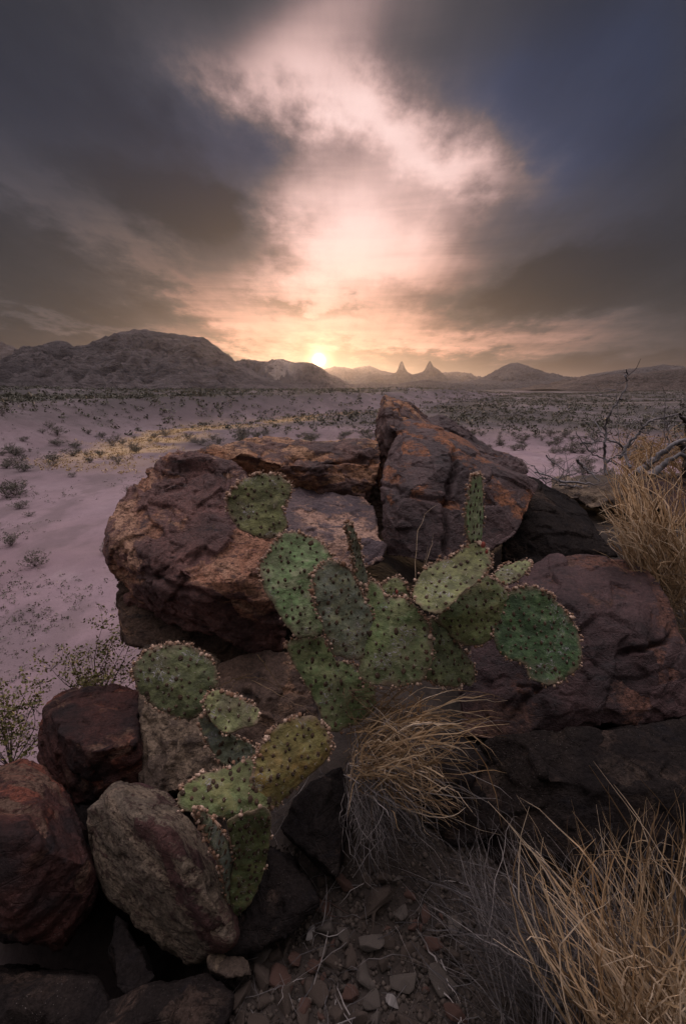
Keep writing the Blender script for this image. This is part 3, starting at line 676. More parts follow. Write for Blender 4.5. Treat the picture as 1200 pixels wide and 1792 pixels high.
def closed_spline(P, n):
    P = np.array(P, float); k = len(P); out = []
    for i in range(k):
        p0, p1, p2, p3 = P[i - 1], P[i], P[(i + 1) % k], P[(i + 2) % k]
        for t in np.linspace(0, 1, 12, endpoint=False):
            out.append(.5 * ((2 * p1) + (p2 - p0) * t + (2 * p0 - 5 * p1 + 4 * p2 - p3) * t * t + (3 * p1 - p0 - 3 * p2 + p3) * t ** 3))
    out = np.array(out); d = np.linalg.norm(np.roll(out, -1, 0) - out, axis=1); s = np.concatenate([[0], np.cumsum(d)])
    o2 = np.vstack([out, out[:1]]); t = np.linspace(0, s[-1], n, endpoint=False)
    return np.stack([np.interp(t, s, o2[:, 0]), np.interp(t, s, o2[:, 1])], 1)
def pad(parent, outl, d0, gx, gy, mat, seed, T=.0095, sp=23, low=.35, rimd=1.0, label=None, asz=1.0, wav=1.0):
    """outl: outline in photo pixels; d0 depth at its centre; gx, gy: how steeply depth changes across and down the pad"""
    rng = random.Random(seed); nr = np.random.RandomState(seed)
    n = 150
    O = closed_spline(outl, n); c = O.mean(0)
    an = np.arange(n) * 2 * math.pi / n; an = np.stack([np.cos(an) * 3, np.sin(an) * 3, 0 * an + seed], 1)
    O = c + (O - c) * (1 + .035 * fbm(an, 4, seed, .7) + .008 * nr.normal(size=n))[:, None]
    rr = np.array([.08, .16, .24, .32, .4, .48, .56, .63, .70, .76, .82, .87, .91, .945, .97, .99, 1.0])
    dep = lambda p: d0 * (1 + gx * (p[:, 0] - c[0]) / F + gy * (p[:, 1] - c[1]) / F)
    P3 = lambda p: np.array([at(a, b, q) for (a, b), q in zip(p, dep(p))])
    O3 = P3(O); C3 = P3(c[None])[0]
    e1 = P3(c[None] + [[20, 0]])[0] - C3; e2 = P3(c[None] + [[0, 20]])[0] - C3
    N = np.cross(e1, e2); N /= np.linalg.norm(N)
    if N @ (C3 - np.array([0, 0, CAMZ])) > 0: N = -N
    U = e1 / np.linalg.norm(e1); V = np.cross(N, U)
    sc = np.sqrt(abs(np.linalg.norm(np.cross(e1, e2)) / 400.))          # metres per pixel across the pad
    def surf(p2, r, side):
        b3 = P3(p2)
        t = T * np.sqrt(np.clip(1 - r ** 5, 0, 1)) * (.75 + .25 * np.clip(1 - r, 0, 1))
        w = fbm(np.stack([p2[:, 0] / 60., p2[:, 1] / 60., 0 * r + seed], 1), 3, seed) * .010 * wav
        w2 = fbm(np.stack([p2[:, 0] / 16., p2[:, 1] / 16., 0 * r + seed + side], 1), 2, seed + 4) * .0020
        cup = .010 * wav * (r ** 2) * math.sin(seed * 1.7)
        return b3 + N * (side * t + w + w2 + cup)[:, None]
    v = []; rim = []
    for side in (1, -1):
        v.append(surf(c[None], np.zeros(1), side)); rim.append([0])
        for r in (rr if side == 1 else rr[:-1]):
            v.append(surf(c + (O - c) * r, np.full(n, r), side)); rim.append([r] * n)
    v = np.vstack(v); rim = np.concatenate(rim)
    f = []; K = len(rr)
    def ring(side, k):                                                  # index of ring k
        if side == 1: return 1 + k * n
        return (1 + K * n + 1 + k * n) if k < K - 1 else 1 + k * n
    for side in (1, -1):
        c0 = 0 if side == 1 else 1 + K * n
        for a in range(n):
            b = (a + 1) % n
            q = (c0, ring(side, 0) + b, ring(side, 0) + a)
            f.append((q[0], q[1], q[2], q[2]) if side == 1 else (q[0], q[2], q[1], q[1]))
            for k in range(K - 1):
                x = (ring(side, k) + a, ring(side, k) + b, ring(side, k + 1) + b, ring(side, k + 1) + a)
                f.append(x if side == 1 else x[::-1])
    bm = bmesh.new(); vs = [bm.verts.new(x) for x in (v - C3)]
    for q in f:
        q = list(dict.fromkeys(q))
        try: bm.faces.new([vs[i] for i in q])
        except ValueError: pass
    bmesh.ops.recalc_face_normals(bm, faces=bm.faces)
    me = bpy.data.meshes.new('pad'); bm.to_mesh(me); bm.free()
    me.polygons.foreach_set('use_smooth', np.ones(len(me.polygons), bool))
    a = me.attributes.new('rim', 'FLOAT', 'POINT'); a.data.foreach_set('value', rim.astype(np.float32))
    a = me.attributes.new('seedv', 'FLOAT', 'POINT'); a.data.foreach_set('value', np.full(len(rim), seed * 1.37, np.float32))
    me.materials.append(PM[mat])
    o = bpy.data.objects.new('pad', me); COL.objects.link(o); o.location = C3 - np.array(parent.location); o.parent = parent
    if label: o['label'] = label
    # areoles in offset diagonal rows on both faces
    th = np.arctan2(O[:, 1] - c[1], O[:, 0] - c[0]); rad = np.linalg.norm(O - c, axis=1); od = np.argsort(th)
    def rel(p):
        t = np.arctan2(p[:, 1] - c[1], p[:, 0] - c[0]); return np.linalg.norm(p - c, axis=1) / np.interp(t, th[od], rad[od], period=2 * math.pi)
    st = max(10., .0255 / sc * sp / 23.)
    ang = rng.uniform(-.35, .35); ca, sa = math.cos(ang), math.sin(ang); pts = []
    mx = rad.max()
    asp = np.linalg.norm(e1) / np.linalg.norm(e2)
    for i in range(-16, 17):
        for j in range(-16, 17):
            x = (i + .5 * (j % 2)) * st; y = j * st * .80
            x, y = ca * x - sa * y, sa * x + ca * y
            ax = x * sc / (np.linalg.norm(e1) / 20); ay = y * sc / (np.linalg.norm(e2) / 20)
            if math.hypot(ax, ay) < mx * 1.05: pts.append((c[0] + ax + rng.gauss(0, .17) * st * asp ** -.5, c[1] + ay + rng.gauss(0, .17) * st))
    pts = np.array(pts); r = rel(pts); k = r < .92; pts, r = pts[k], r[k]
    A = Acc()
    for side in (1, -1):
        S = surf(pts, r, side) - C3
        for s3 in S:
            if rng.random() < .10: continue
            R0 = .0045 * math.exp(rng.gauss(0, .28)) * asz; t = rng.random()
            ax = R0 * rng.uniform(.7, 1.0)
            A.add(*dome(s3, N * side, U, V * rng.uniform(1.0, 1.5), ax, .0026, rng), t)
            for q in range(7):
                dv = N * side * rng.uniform(.5, 1) + U * rng.gauss(0, .6) + V * rng.gauss(0, .6); dv /= np.linalg.norm(dv)
                A.add(*spike(s3 + (U * rng.gauss(0, .4) + V * rng.gauss(0, .4)) * R0, dv, rng.uniform(.003, .010), .00055, rng), rng.random())
    if A.n: mesh_np('areoles', np.array(A.v), np.array(A.f), M_AREOLE, o, False, dict(tint=A.t))
    S_ = Acc()
    for s3 in surf(pts, r, 1) - C3:
        for q in range(rng.choice((0, 1, 2, 2))):
            dv = N * rng.uniform(.4, 1) + U * rng.gauss(0, .6) + V * rng.gauss(0, .6); dv /= np.linalg.norm(dv)
            S_.add(*spike(s3, dv, rng.uniform(.008, .016), .0006, rng), rng.random())
    if S_.n: mesh_np('spines', np.array(S_.v), np.array(S_.f), M_SPINE, o, False, dict(tint=S_.t))
    # bristly knobs along the rim, fewer near the joint at the foot
    B = Acc(); E3 = surf(O, np.ones(n), 1) - C3
    per = np.concatenate([[0], np.cumsum(np.linalg.norm(np.roll(E3, -1, 0) - E3, axis=1))]); s = 0.0
    gap = fbm(an * 1.7, 3, seed + 9)
    ymin, ymax = O[:, 1].min(), O[:, 1].max()
    while s < per[-1]:
        i = min(int(np.searchsorted(per, s, 'right')) - 1, n - 1); i2 = (i + 1) % n; fr = (s - per[i]) / max(per[i + 1] - per[i], 1e-6)
        p = E3[i] * (1 - fr) + E3[i2] * fr; hgt = (O[i, 1] - ymin) / (ymax - ymin)
        out = p / (np.linalg.norm(p) + 1e-9)
        dens = rimd * (1.0 if hgt < .55 else low * .7) * float(sstep(np.array([gap[i]]), -.55, -.05)[0])
        if rng.random() < dens:
            for q in range(rng.choice((1, 2, 2, 3))):
                R0 = .0037 * math.exp(rng.gauss(0, .30)) * (1 if hgt < .6 else .75)
                pc = p + out * rng.uniform(-.001, .003) + N * rng.gauss(0, .0045) + (U * rng.gauss(0, 1) + V * rng.gauss(0, 1)) * .003
                B.add(*dome(pc, out, N, np.cross(out, N), R0, R0, rng, True), rng.random() ** 1.3)
            for q in range(6):
                dv = out + N * rng.gauss(0, .6) + U * rng.gauss(0, .4); dv /= np.linalg.norm(dv)
                B.add(*spike(p, dv, rng.uniform(.005, .016), .0005, rng), .3 + .5 * rng.random())
        s += rng.uniform(.0045, .009)
    if B.n: mesh_np('rim_tubercles', np.array(B.v), np.array(B.f), M_RIM, o, False, dict(tint=B.t))
    return o
def z5(*p): return [(380 + x / 3.5294, 800 + y / 3.5294) for x, y in p]
def z6(*p): return [(640 + x / 3.0, 800 + y / 3.0) for x, y in p]
def z7(*p): return [(200 + x / 2.7273, 1080 + y / 2.7273) for x, y in p]

main_c = empty('prickly_pear', at(640, 1300, 1.45))
tag(main_c, 'large scarred green prickly pear with many pads among the boulders in the centre', 'cactus')
P = lambda *a, **k: pad(main_c, *a, **k)
P(z5((75, 240), (60, 290), (85, 380), (150, 460), (250, 500), (340, 505), (400, 480), (430, 430), (425, 380), (410, 325), (445, 260), (462, 210), (440, 160), (380, 118), (300, 108), (220, 120), (160, 150), (110, 195)), 1.56, .15, -.25, 'olive', 1, sp=24)
P(z5((270, 660), (310, 590), (345, 535), (395, 480), (460, 455), (520, 470), (600, 500), (660, 545), (705, 600), (725, 690), (715, 800), (690, 1000), (650, 1090), (560, 1118), (480, 1105), (430, 1040), (370, 950), (310, 860), (275, 760)), 1.50, .35, -.30, 'bright', 2, sp=23)
P(z5((425, 1165), (450, 1130), (520, 1110), (640, 1105), (700, 1180), (740, 1250), (850, 1280), (950, 1380), (985, 1480), (975, 1560), (930, 1620), (850, 1660), (760, 1690), (690, 1690), (650, 1640), (620, 1540), (570, 1440), (520, 1350), (460, 1250)), 1.47, .25, -.35, 'green', 3, sp=25, low=.15, rimd=.6)
P(z5((590, 720), (640, 660), (710, 642), (780, 668), (830, 720), (870, 800), (910, 880), (950, 960), (985, 1050), (1000, 1110), (990, 1180), (940, 1230), (870, 1250), (780, 1240), (710, 1215), (680, 1140), (650, 1060), (620, 970), (590, 880), (578, 790)), 1.415, .6, -.15, 'grey', 4, sp=24, low=.8)
P(z5((782, 425), (805, 408), (832, 425), (846, 475), (872, 550), (892, 640), (918, 720), (925, 780), (900, 825), (868, 790), (845, 720), (835, 640), (818, 560), (804, 490)), 1.46, 3.2, .5, 'grey', 5, T=.007, low=1, wav=.3)
P(z6((-40, 1130), (-30, 1000), (-10, 860), (-10, 740), (10, 660), (40, 650), (80, 690), (105, 728), (170, 728), (230, 750), (275, 800), (312, 840), (337, 900), (347, 980), (350, 1060), (330, 1130), (270, 1180), (190, 1205), (90, 1200), (10, 1185)), 1.43, -.1, -.35, 'green', 6, sp=25, low=.6)
P(z6((75, 695), (110, 650), (160, 630), (200, 650), (220, 700), (225, 770), (150, 800), (80, 770)), 1.56, .2, -.2, 'olive', 7, sp=22)
P(z6((640, 625), (690, 645), (735, 690), (755, 735), (735, 765), (722, 830), (735, 860), (690, 900), (660, 960), (600, 990), (530, 990), (470, 960), (430, 900), (370, 860), (420, 790), (520, 700), (590, 650)), 1.52, .3, -.2, 'yellow', 10, sp=23)
P(z6((245, 710), (270, 660), (320, 590), (370, 555), (440, 535), (510, 505), (550, 475), (605, 472), (648, 500), (655, 560), (630, 620), (580, 680), (520, 720), (470, 780), (400, 830), (330, 832), (280, 800), (250, 760)), 1.45, -.2, -.9, 'olive', 8, sp=27, wav=1.4)
P(z6((552, 100), (580, 87), (598, 95), (606, 150), (610, 220), (610, 320), (604, 420), (588, 480), (560, 490), (534, 440), (520, 370), (522, 280), (533, 190), (541, 140)), 1.53, 1.9, .2, 'bright', 9, T=.008, low=1, wav=.3)
P(z6((320, 870), (345, 850), (385, 858), (430, 892), (470, 950), (510, 1010), (548, 1060), (576, 1120), (570, 1180), (545, 1205), (510, 1185), (480, 1208), (380, 1195), (310, 1150), (290, 1000)), 1.49, .5, -.25, 'shade', 11, sp=24, low=1)
P(z6((690, 790), (720, 730), (780, 690), (850, 680), (920, 700), (990, 750), (1050, 820), (1090, 890), (1115, 960), (1120, 1040), (1100, 1110), (1040, 1165), (960, 1195), (880, 1182), (842, 1152), (832, 1100), (790, 1076), (735, 1058), (700, 1035), (670, 1000), (662, 930), (675, 860)), 1.54, .1, -.35, 'deep', 12, sp=25, low=.7, label='deep green round pad with a torn pale lower edge')
P(z6((672, 635), (712, 585), (770, 560), (830, 542), (868, 555), (840, 600), (790, 648), (725, 670)), 1.63, -.3, -1.6, 'olive', 13, sp=24, low=.5)

def small_bits(parent, name, spots, mat, r, tint):
    A = Acc(); rg = random.Random(3); b0 = np.array(parent.location)
    for (x, y, d, k) in spots:
        p = at(x, y, d); n = -ray(x, y); n /= np.linalg.norm(n); U = np.array([1., 0, 0]); V = np.cross(n, U)
        A.add(*dome(p - b0, V, U, n, r * k, r * k * 1.2, rg, True), tint)
    o = mesh_np(name, np.array(A.v), np.array(A.f), mat, None, True, dict(tint=A.t)); o.parent = parent; return o
M_BUD = mat_flat('red_bud', (.16, .030, .022), (.30, .085, .060), 120)
for sp_ in ((845, 954, 1.45, 1.0), (851, 966, 1.45, .7), (694, 1036, 1.43, .6)): small_bits(main_c, 'bud', [sp_], M_BUD, .0085, .4)
low_c = empty('prickly_pear', at(440, 1560, 1.22))
tag(low_c, 'smaller olive prickly pear with a forked pad leaning over the layered slab', 'cactus')
P = lambda *a, **k: pad(low_c, *a, **k)
P(z7((85, 260), (105, 210), (150, 165), (230, 130), (320, 130), (390, 150), (450, 190), (485, 240), (495, 300), (475, 350), (435, 400), (420, 450), (370, 485), (300, 480), (220, 450), (150, 395), (105, 335)), 1.42, .1, -.30, 'shade', 14, sp=25)
P(z7((400, 480), (440, 470), (500, 520), (560, 560), (640, 600), (690, 630), (660, 670), (600, 700), (540, 720), (490, 680), (440, 600), (408, 540)), 1.37, .5, -.2, 'grey', 16, sp=24, low=.8)
P(z7((435, 400), (490, 350), (560, 370), (640, 405), (690, 440), (700, 480), (680, 520), (620, 530), (560, 558), (505, 540), (455, 480)), 1.33, -.3, -.6, 'olive', 15, sp=24)
P(z7((720, 585), (780, 520), (860, 480), (940, 468), (1000, 510), (1035, 580), (1040, 640), (1000, 700), (920, 770), (840, 850), (770, 915), (710, 925), (660, 880), (650, 790), (680, 680)), 1.28, .4, -.3, 'rust', 18, sp=23, label='rusty olive pad with pale scabs')
P(z7((300, 865), (330, 810), (400, 750), (480, 730), (560, 710), (640, 670), (715, 682), (755, 740), (770, 820), (740, 900), (640, 945), (540, 958), (460, 950), (380, 935), (325, 912)), 1.22, .25, -.55, 'yellow', 17, sp=24, asz=1.15)
P(z7((540, 960), (600, 930), (680, 890), (735, 900), (748, 970), (737, 1080), (712, 1200), (665, 1320), (595, 1410), (555, 1400), (550, 1250), (570, 1150), (555, 1060)), 1.205, .3, .25, 'yellow', 19, sp=18, low=.15, rimd=.3)
P(z7((375, 925), (400, 908), (450, 950), (520, 1040), (580, 1130), (625, 1230), (640, 1290), (600, 1400), (560, 1418), (530, 1370), (515, 1250), (490, 1170), (450, 1080), (410, 1000)), 1.175, 1.9, .2, 'grey', 20, T=.010, low=1, wav=.5)

# ------------------------------------------------------------------ grass, twigs
def mat_grass(name, c1, c2, c3):
    m, nt, b = new_mat(name); t = attr(nt, 'tint'); c = obj_co(nt)
    col = mix(nt, t.ss(0, .5), c1, c2); col = mix(nt, t.ss(.5, 1), col, c3)
    col = mix(nt, noise(nt, c, 40, 3, .6).ss(.4, .7) * .5, col, tuple(x * .55 for x in c1))
    nt.links.new(col.s, b.inputs['Base Color']); b.inputs['Roughness'].default_value = .7
    tr = nt.nodes.new('ShaderNodeBsdfTranslucent'); nt.links.new(col.s, tr.inputs['Color'])
    ms = nt.nodes.new('ShaderNodeMixShader'); ms.inputs[0].default_value = .35
    nt.links.new(b.outputs[0], ms.inputs[1]); nt.links.new(tr.outputs[0], ms.inputs[2])
    nt.links.new(ms.outputs[0], nt.nodes['Material Output'].inputs['Surface'])
    return m
G_STRAW = mat_grass('straw_orange', (.17, .108, .056), (.45, .315, .180), (.82, .67, .49))
G_DARK = mat_grass('straw_dull', (.12, .085, .055), (.24, .165, .095), (.36, .27, .18))
G_GREY = mat_grass('straw_grey', (.085, .08, .084), (.19, .172, .168), (.44, .40, .38))
def gpix0(px, py):
    t = np.arange(.6, 3.0, .012)[:, None]; p = np.array([0, 0, CAMZ]) + ray(px, py) * t
    return p[np.argmax(p[:, 2] < ground(p[:, 0], p[:, 1]))]
class Blades:
    def __init__(s): s.v, s.f, s.t, s.n = [], [], [], 0
    def add(s, p0, p1, p2, w, t, rng, seg=9, kink=.0028):
        pts = []
        ph = [rng.gauss(0, kink) for _ in range(3 * (seg + 1))]
        for k in range(seg + 1):
            u = k / seg; p = p0 * (1 - u) ** 2 + p1 * 2 * u * (1 - u) + p2 * u * u
            pts.append(p + np.array(ph[3 * k:3 * k + 3]) * min(1, u * 3))
        sd = np.array([rng.gauss(0, 1), rng.gauss(0, 1), rng.gauss(0, .4)]); n0 = s.n
        for k in range(seg + 1):
            d = pts[min(k + 1, seg)] - pts[max(k - 1, 0)]; d /= np.linalg.norm(d) + 1e-9
            sd2 = sd + np.array([math.sin(k * .5 + t * 9), math.cos(k * .4 + t * 7), 0]) * .35
            a = np.cross(d, sd2); a /= np.linalg.norm(a) + 1e-9; b = np.cross(a, d)
            ww = w * (1 - (k / seg) ** 2 * .85) * (.7 + .3 * min(1, k)) * 1.15
            s.v += [pts[k] - a * ww * .5, pts[k] + b * ww * .22, pts[k] + a * ww * .5]; s.t += [t] * 3
        for k in range(seg):
            i = n0 + 3 * k
            s.f += [(i, i + 1, i + 4, i + 3), (i + 1, i + 2, i + 5, i + 4)]
        s.n += 3 * (seg + 1)
    def build(s, name, mat, parent=None):
        v = np.array(s.v); o = v[np.argmin(v[:, 2])].copy() if parent is None else np.array(parent.location)
        ob = mesh_np(name, v, np.array(s.f), mat, None, True, dict(tint=s.t), origin=o)
        if parent is not None: ob.location = (0, 0, 0); ob.parent = parent
        return ob
def gdrop(p, up=0.0):
    p = p.copy(); p[2] = gz(p[0], p[1]) + up; return p
def clump(B, rng, n, base, tip, lift, w, tint, spread=.25):
    """base / tip: (px0, px1, py0, py1, d0, d1) boxes; lift bends the blade"""
    for i in range(n):
        b = at(rng.uniform(*base[:2]), rng.uniform(*base[2:4]), rng.uniform(*base[4:6]))
        u = rng.random()
        t = at(tip[0] + (tip[1] - tip[0]) * min(1, max(0, u + rng.gauss(0, spread))), rng.uniform(*tip[2:4]), rng.uniform(*tip[4:6]))
        m = (b + t) * .5; L = np.linalg.norm(t - b)
        m = m + np.array([rng.gauss(0, .17), rng.gauss(0, .17), rng.gauss(0, .08)]) * L + np.array(lift) * L * rng.uniform(.3, 1.2)
        k = rng.uniform(.75, 1.0); t2 = b + (t - b) * k
        B.add(b, m, t2, rng.uniform(*w), min(1, max(0, rng.gauss(*tint))), rng)
rng = random.Random(7)
# right-hand clump above the purple boulder
gr = empty('grass_clump', at(1150, 1030, 2.05)); tag(gr, 'golden dry grass clump at the right edge on top of the purple boulder', 'grass', 'dry grass clumps')
B = Blades()
clump(B, rng, 210, (1105, 1215, 950, 1080, 1.98, 2.25), (1035, 1230, 775, 930, 1.85, 2.4), (0, 0, .20), (.003, .0065), (.45, .36))
clump(B, rng, 50, (1110, 1160, 960, 1050, 1.98, 2.1), (1035, 1110, 850, 960, 1.85, 2.2), (0, -.02, .38), (.003, .006), (.6, .34))
clump(B, rng, 50, (1100, 1170, 930, 1000, 2.0, 2.2), (1060, 1150, 755, 850, 2.0, 2.3), (0, 0, .12), (.003, .006), (.6, .34))
clump(B, rng, 90, (1130, 1215, 980, 1090, 1.95, 2.1), (1085, 1220, 900, 1050, 1.85, 2.0), (0, 0, .15), (.003, .005), (.3, .2))
clump(B, rng, 26, (1095, 1130, 940, 985, 2.0, 2.1), (1040, 1090, 880, 955, 1.85, 2.0), (-.1, 0, .32), (.003, .006), (.7, .2))
B.build('blades', G_STRAW, gr)
B = Blades(); clump(B, rng, 110, (1120, 1230, 1010, 1130, 1.9, 2.15), (1090, 1230, 960, 1090, 1.85, 2.1), (0, 0, .1), (.002, .004), (.4, .25)); B.build('dead_thatch', G_DARK, gr)
gr = empty('grass_clump', at(1150, 850, 3.3)); tag(gr, 'orange dry grass growing behind the bare grey branches at the right', 'grass', 'dry grass clumps')
B = Blades(); clump(B, rng, 260, (1080, 1230, 800, 850, 3.2, 3.7), (1060, 1230, 735, 815, 3.1, 3.9), (0, 0, .15), (.003, .006), (.35, .2)); B.build('blades', G_STRAW, gr)
# bottom right clump
gr = empty('grass_clump', at(1130, 1850, .98)); tag(gr, 'tall straw-coloured grass clump filling the bottom right corner', 'grass', 'dry grass clumps')
B = Blades()
clump(B, rng, 135, (1010, 1290, 1780, 1920, .88, 1.12), (900, 1260, 1370, 1620, .78, 1.2), (0, 0, .10), (.0018, .0040), (.45, .36))
clump(B, rng, 60, (1040, 1260, 1760, 1900, .9, 1.12), (985, 1230, 1290, 1450, .9, 1.2), (0, 0, .05), (.0025, .0045), (.5, .36))
clump(B, rng, 70, (1010, 1200, 1760, 1900, .85, 1.0), (850, 1010, 1390, 1640, .85, 1.1), (-.05, 0, .12), (.0025, .0045), (.6, .34))
clump(B, rng, 80, (1060, 1280, 1760, 1900, .80, .95), (1000, 1260, 1560, 1780, .72, .9), (0, 0, .18), (.0020, .0042), (.5, .36))
B.build('blades', G_STRAW, gr)
B = Blades()
clump(B, rng, 230, (940, 1200, 1700, 1860, .95, 1.15), (880, 1200, 1400, 1640, .95, 1.25), (0, 0, .05), (.0015, .003), (.35, .25))
clump(B, rng, 170, (880, 1080, 1640, 1830, 1.0, 1.15), (690, 930, 1430, 1680, 1.02, 1.3), (0, 0, .06), (.0015, .003), (.3, .25))
clump(B, rng, 60, (850, 1010, 1650, 1830, 1.0, 1.12), (770, 900, 1350, 1560, 1.02, 1.3), (0, 0, .06), (.0015, .0028), (.4, .25))
B.build('dead_thatch', G_GREY, gr)
# tuft hanging from the rocks in the centre
gr = empty('grass_clump', at(640, 1330, 1.36)); tag(gr, 'tangled straw tuft sprawling to the right below the main cactus, grey roots hanging', 'grass', 'dry grass clumps')
B = Blades()
clump(B, rng, 85, (605, 760, 1270, 1400, 1.30, 1.42), (680, 890, 1205, 1465, 1.18, 1.40), (0, -.05, .30), (.0020, .0042), (.55, .25), .3)
clump(B, rng, 36, (640, 740, 1240, 1330, 1.34, 1.42), (740, 905, 1195, 1300, 1.26, 1.4), (0, 0, .2), (.002, .004), (.6, .34))
clump(B, rng, 36, (620, 700, 1330, 1390, 1.32, 1.38), (690, 830, 1390, 1465, 1.2, 1.3), (.05, -.05, .2), (.0025, .0045), (.5, .36))
clump(B, rng, 30, (600, 650, 1320, 1370, 1.3, 1.38), (630, 760, 1300, 1370, 1.2, 1.3), (0, -.1, .15), (.003, .005), (.5, .2))
clump(B, rng, 60, (620, 800, 1250, 1400, 1.26, 1.44), (600, 880, 1205, 1470, 1.18, 1.42), (0, -.03, .08), (.002, .004), (.35, .35), .5)
B.build('blades', G_STRAW, gr)
B = Blades()
clump(B, rng, 30, (610, 740, 1240, 1360, 1.32, 1.44), (640, 900, 1210, 1470, 1.22, 1.4), (0, -.05, .2), (.0015, .003), (.6, .3), .5)
clump(B, rng, 70, (600, 680, 1330, 1430, 1.3, 1.38), (610, 730, 1440, 1585, 1.18, 1.27), (-.06, -.1, .08), (.0012, .0024), (.6, .34))
clump(B, rng, 40, (600, 700, 1300, 1400, 1.3, 1.40), (600, 800, 1380, 1560, 1.18, 1.32), (0, -.06, .2), (.0015, .003), (.7, .3), .5)
clump(B, rng, 60, (615, 700, 1330, 1420, 1.3, 1.38), (680, 800, 1430, 1540, 1.2, 1.3), (0, -.05, .1), (.0012, .0022), (.3, .2))
B.build('hanging_roots', G_GREY, gr)
B = Blades(); clump(B, rng, 150, (600, 720, 1200, 1350, 1.42, 1.5), (600, 760, 1180, 1330, 1.35, 1.5), (0, 0, .1), (.002, .0035), (.4, .25)); B.build('dead_thatch', G_DARK, gr)
gr = empty('dry_stalk', at(800, 1770, 1.05)); tag(gr, 'pale broken stalk lying on the rubble at the bottom right of centre', 'stalk')
B = Blades()
for pl in (((727, 1636), (765, 1690), (803, 1770)), ((750, 1722), (780, 1750), (806, 1785)), ((770, 1690), (790, 1740), (806, 1795))):
    B.add(*[gpix0(x, y) + np.array([0, 0, .02]) for x, y in pl], .0035, .9, rng)
B.build('stalks', G_GREY, gr)
# thin stalks between the cactus and the dark boulder
gr = empty('grass_stalk', at(735, 1010, 1.62)); tag(gr, 'few thin dry stalks standing behind the dish-shaped pad against the dark boulder', 'grass')
B = Blades()
for pl in (((728, 1030), (716, 920), (764, 880)), ((728, 1035), (752, 970), (757, 935)), ((735, 1030), (745, 985), (748, 950)), ((730, 1030), (757, 990), (772, 967)), ((735, 1030), (790, 985), (812, 965))):
    B.add(*[at(x, y, 1.64) for x, y in pl], .0022, .8, rng)
B.build('stalks', G_STRAW, gr)
gr = empty('dry_twig', at(385, 1200, 1.5)); tag(gr, 'pale forked dry twig lying between the round pad and the brown rock', 'twig')
B = Blades()
for pl in (((380, 1202), (410, 1190), (448, 1172)), ((400, 1212), (412, 1195), (425, 1178)), ((415, 1190), (452, 1176), (488, 1205)), ((450, 1145), (475, 1180), (500, 1215)), ((440, 1190), (490, 1215), (560, 1255))):
    B.add(*[at(x, y, 1.55) for x, y in pl], .003, .6, rng)
B.build('twigs', G_DARK, gr)

def tube_np(pts, radii, k=6):
    pts = [np.array(p, float) for p in pts]; v = []; f = []
    for i, p in enumerate(pts):
        d = pts[min(i + 1, len(pts) - 1)] - pts[max(i - 1, 0)]; d /= np.linalg.norm(d) + 1e-9
        a = np.cross(d, [.31, .22, .92]); a /= np.linalg.norm(a) + 1e-9; b = np.cross(d, a)
        for j in range(k):
            t = 2 * math.pi * j / k; v.append(p + (a * math.cos(t) + b * math.sin(t)) * radii[i])
    for i in range(len(pts) - 1):
        for j in range(k):
            f.append((i * k + j, i * k + (j + 1) % k, (i + 1) * k + (j + 1) % k, (i + 1) * k + j))
    return v, f
def smooth_pl(pts, n=5):
    out = []
    for i in range(len(pts) - 1):
        p0, p1, p2, p3 = pts[max(i - 1, 0)], pts[i], pts[i + 1], pts[min(i + 2, len(pts) - 1)]
        for t in np.linspace(0, 1, n, endpoint=False):
            out.append(.5 * ((2 * p1) + (p2 - p0) * t + (2 * p0 - 5 * p1 + 4 * p2 - p3) * t * t + (3 * p1 - p0 - 3 * p2 + p3) * t ** 3))
    return out + [pts[-1]]
M_WOOD = mat_flat('dead_wood', (.11, .102, .106), (.27, .255, .27), 40)
M_DARKW = mat_flat('dark_wood', (.035, .028, .026), (.09, .075, .07), 40)
def branches(name, label, lines, mat, o3, s3, d, rng, twig=0):
    A = Acc(); T = Acc()
    for ln in lines:
        r0 = ln[0]; dd = d + rng.gauss(0, .12); pts = [at(o3[0] + x / s3, o3[1] + y / s3, dd + rng.gauss(0, .02)) for x, y in ln[1:]]
        pts = smooth_pl(pts); pts = [p + np.array([rng.gauss(0, .004) for _ in range(3)]) for p in pts]
        n = len(pts); rad = [r0 * (1 - .65 * i / n) for i in range(n)]
        A.add(*tube_np(pts, rad), rng.random())
        for q in range(twig):
            i = rng.randrange(2, n); p = pts[i]; dv = np.array([rng.gauss(0, .5), rng.gauss(0, .5), rng.uniform(-.1, .8)]); dv /= np.linalg.norm(dv)
            L = rng.uniform(.06, .22); tw = [p, p + dv * L * .5 + np.array([rng.gauss(0, .02) for _ in range(3)]), p + dv * L]
            T.add(*tube_np(tw, [.0022, .0017, .001], 4), rng.random())
    base = at(*lines[0][0:0] or (o3[0] + lines[0][-1][0] / s3, o3[1] + lines[0][-1][1] / s3), d)
    e = empty(name, base); tag(e, label, 'dead shrub')
    ob = mesh_np('branch', np.array(A.v), np.array(A.f), mat, None, True, dict(tint=A.t), origin=base); ob.location = (0, 0, 0); ob.parent = e
    if T.n:
        ob = mesh_np('twigs', np.array(T.v), np.array(T.f), mat, None, True, dict(tint=T.t), origin=base); ob.location = (0, 0, 0); ob.parent = e
ZB = ((980, 640), 4.0727)
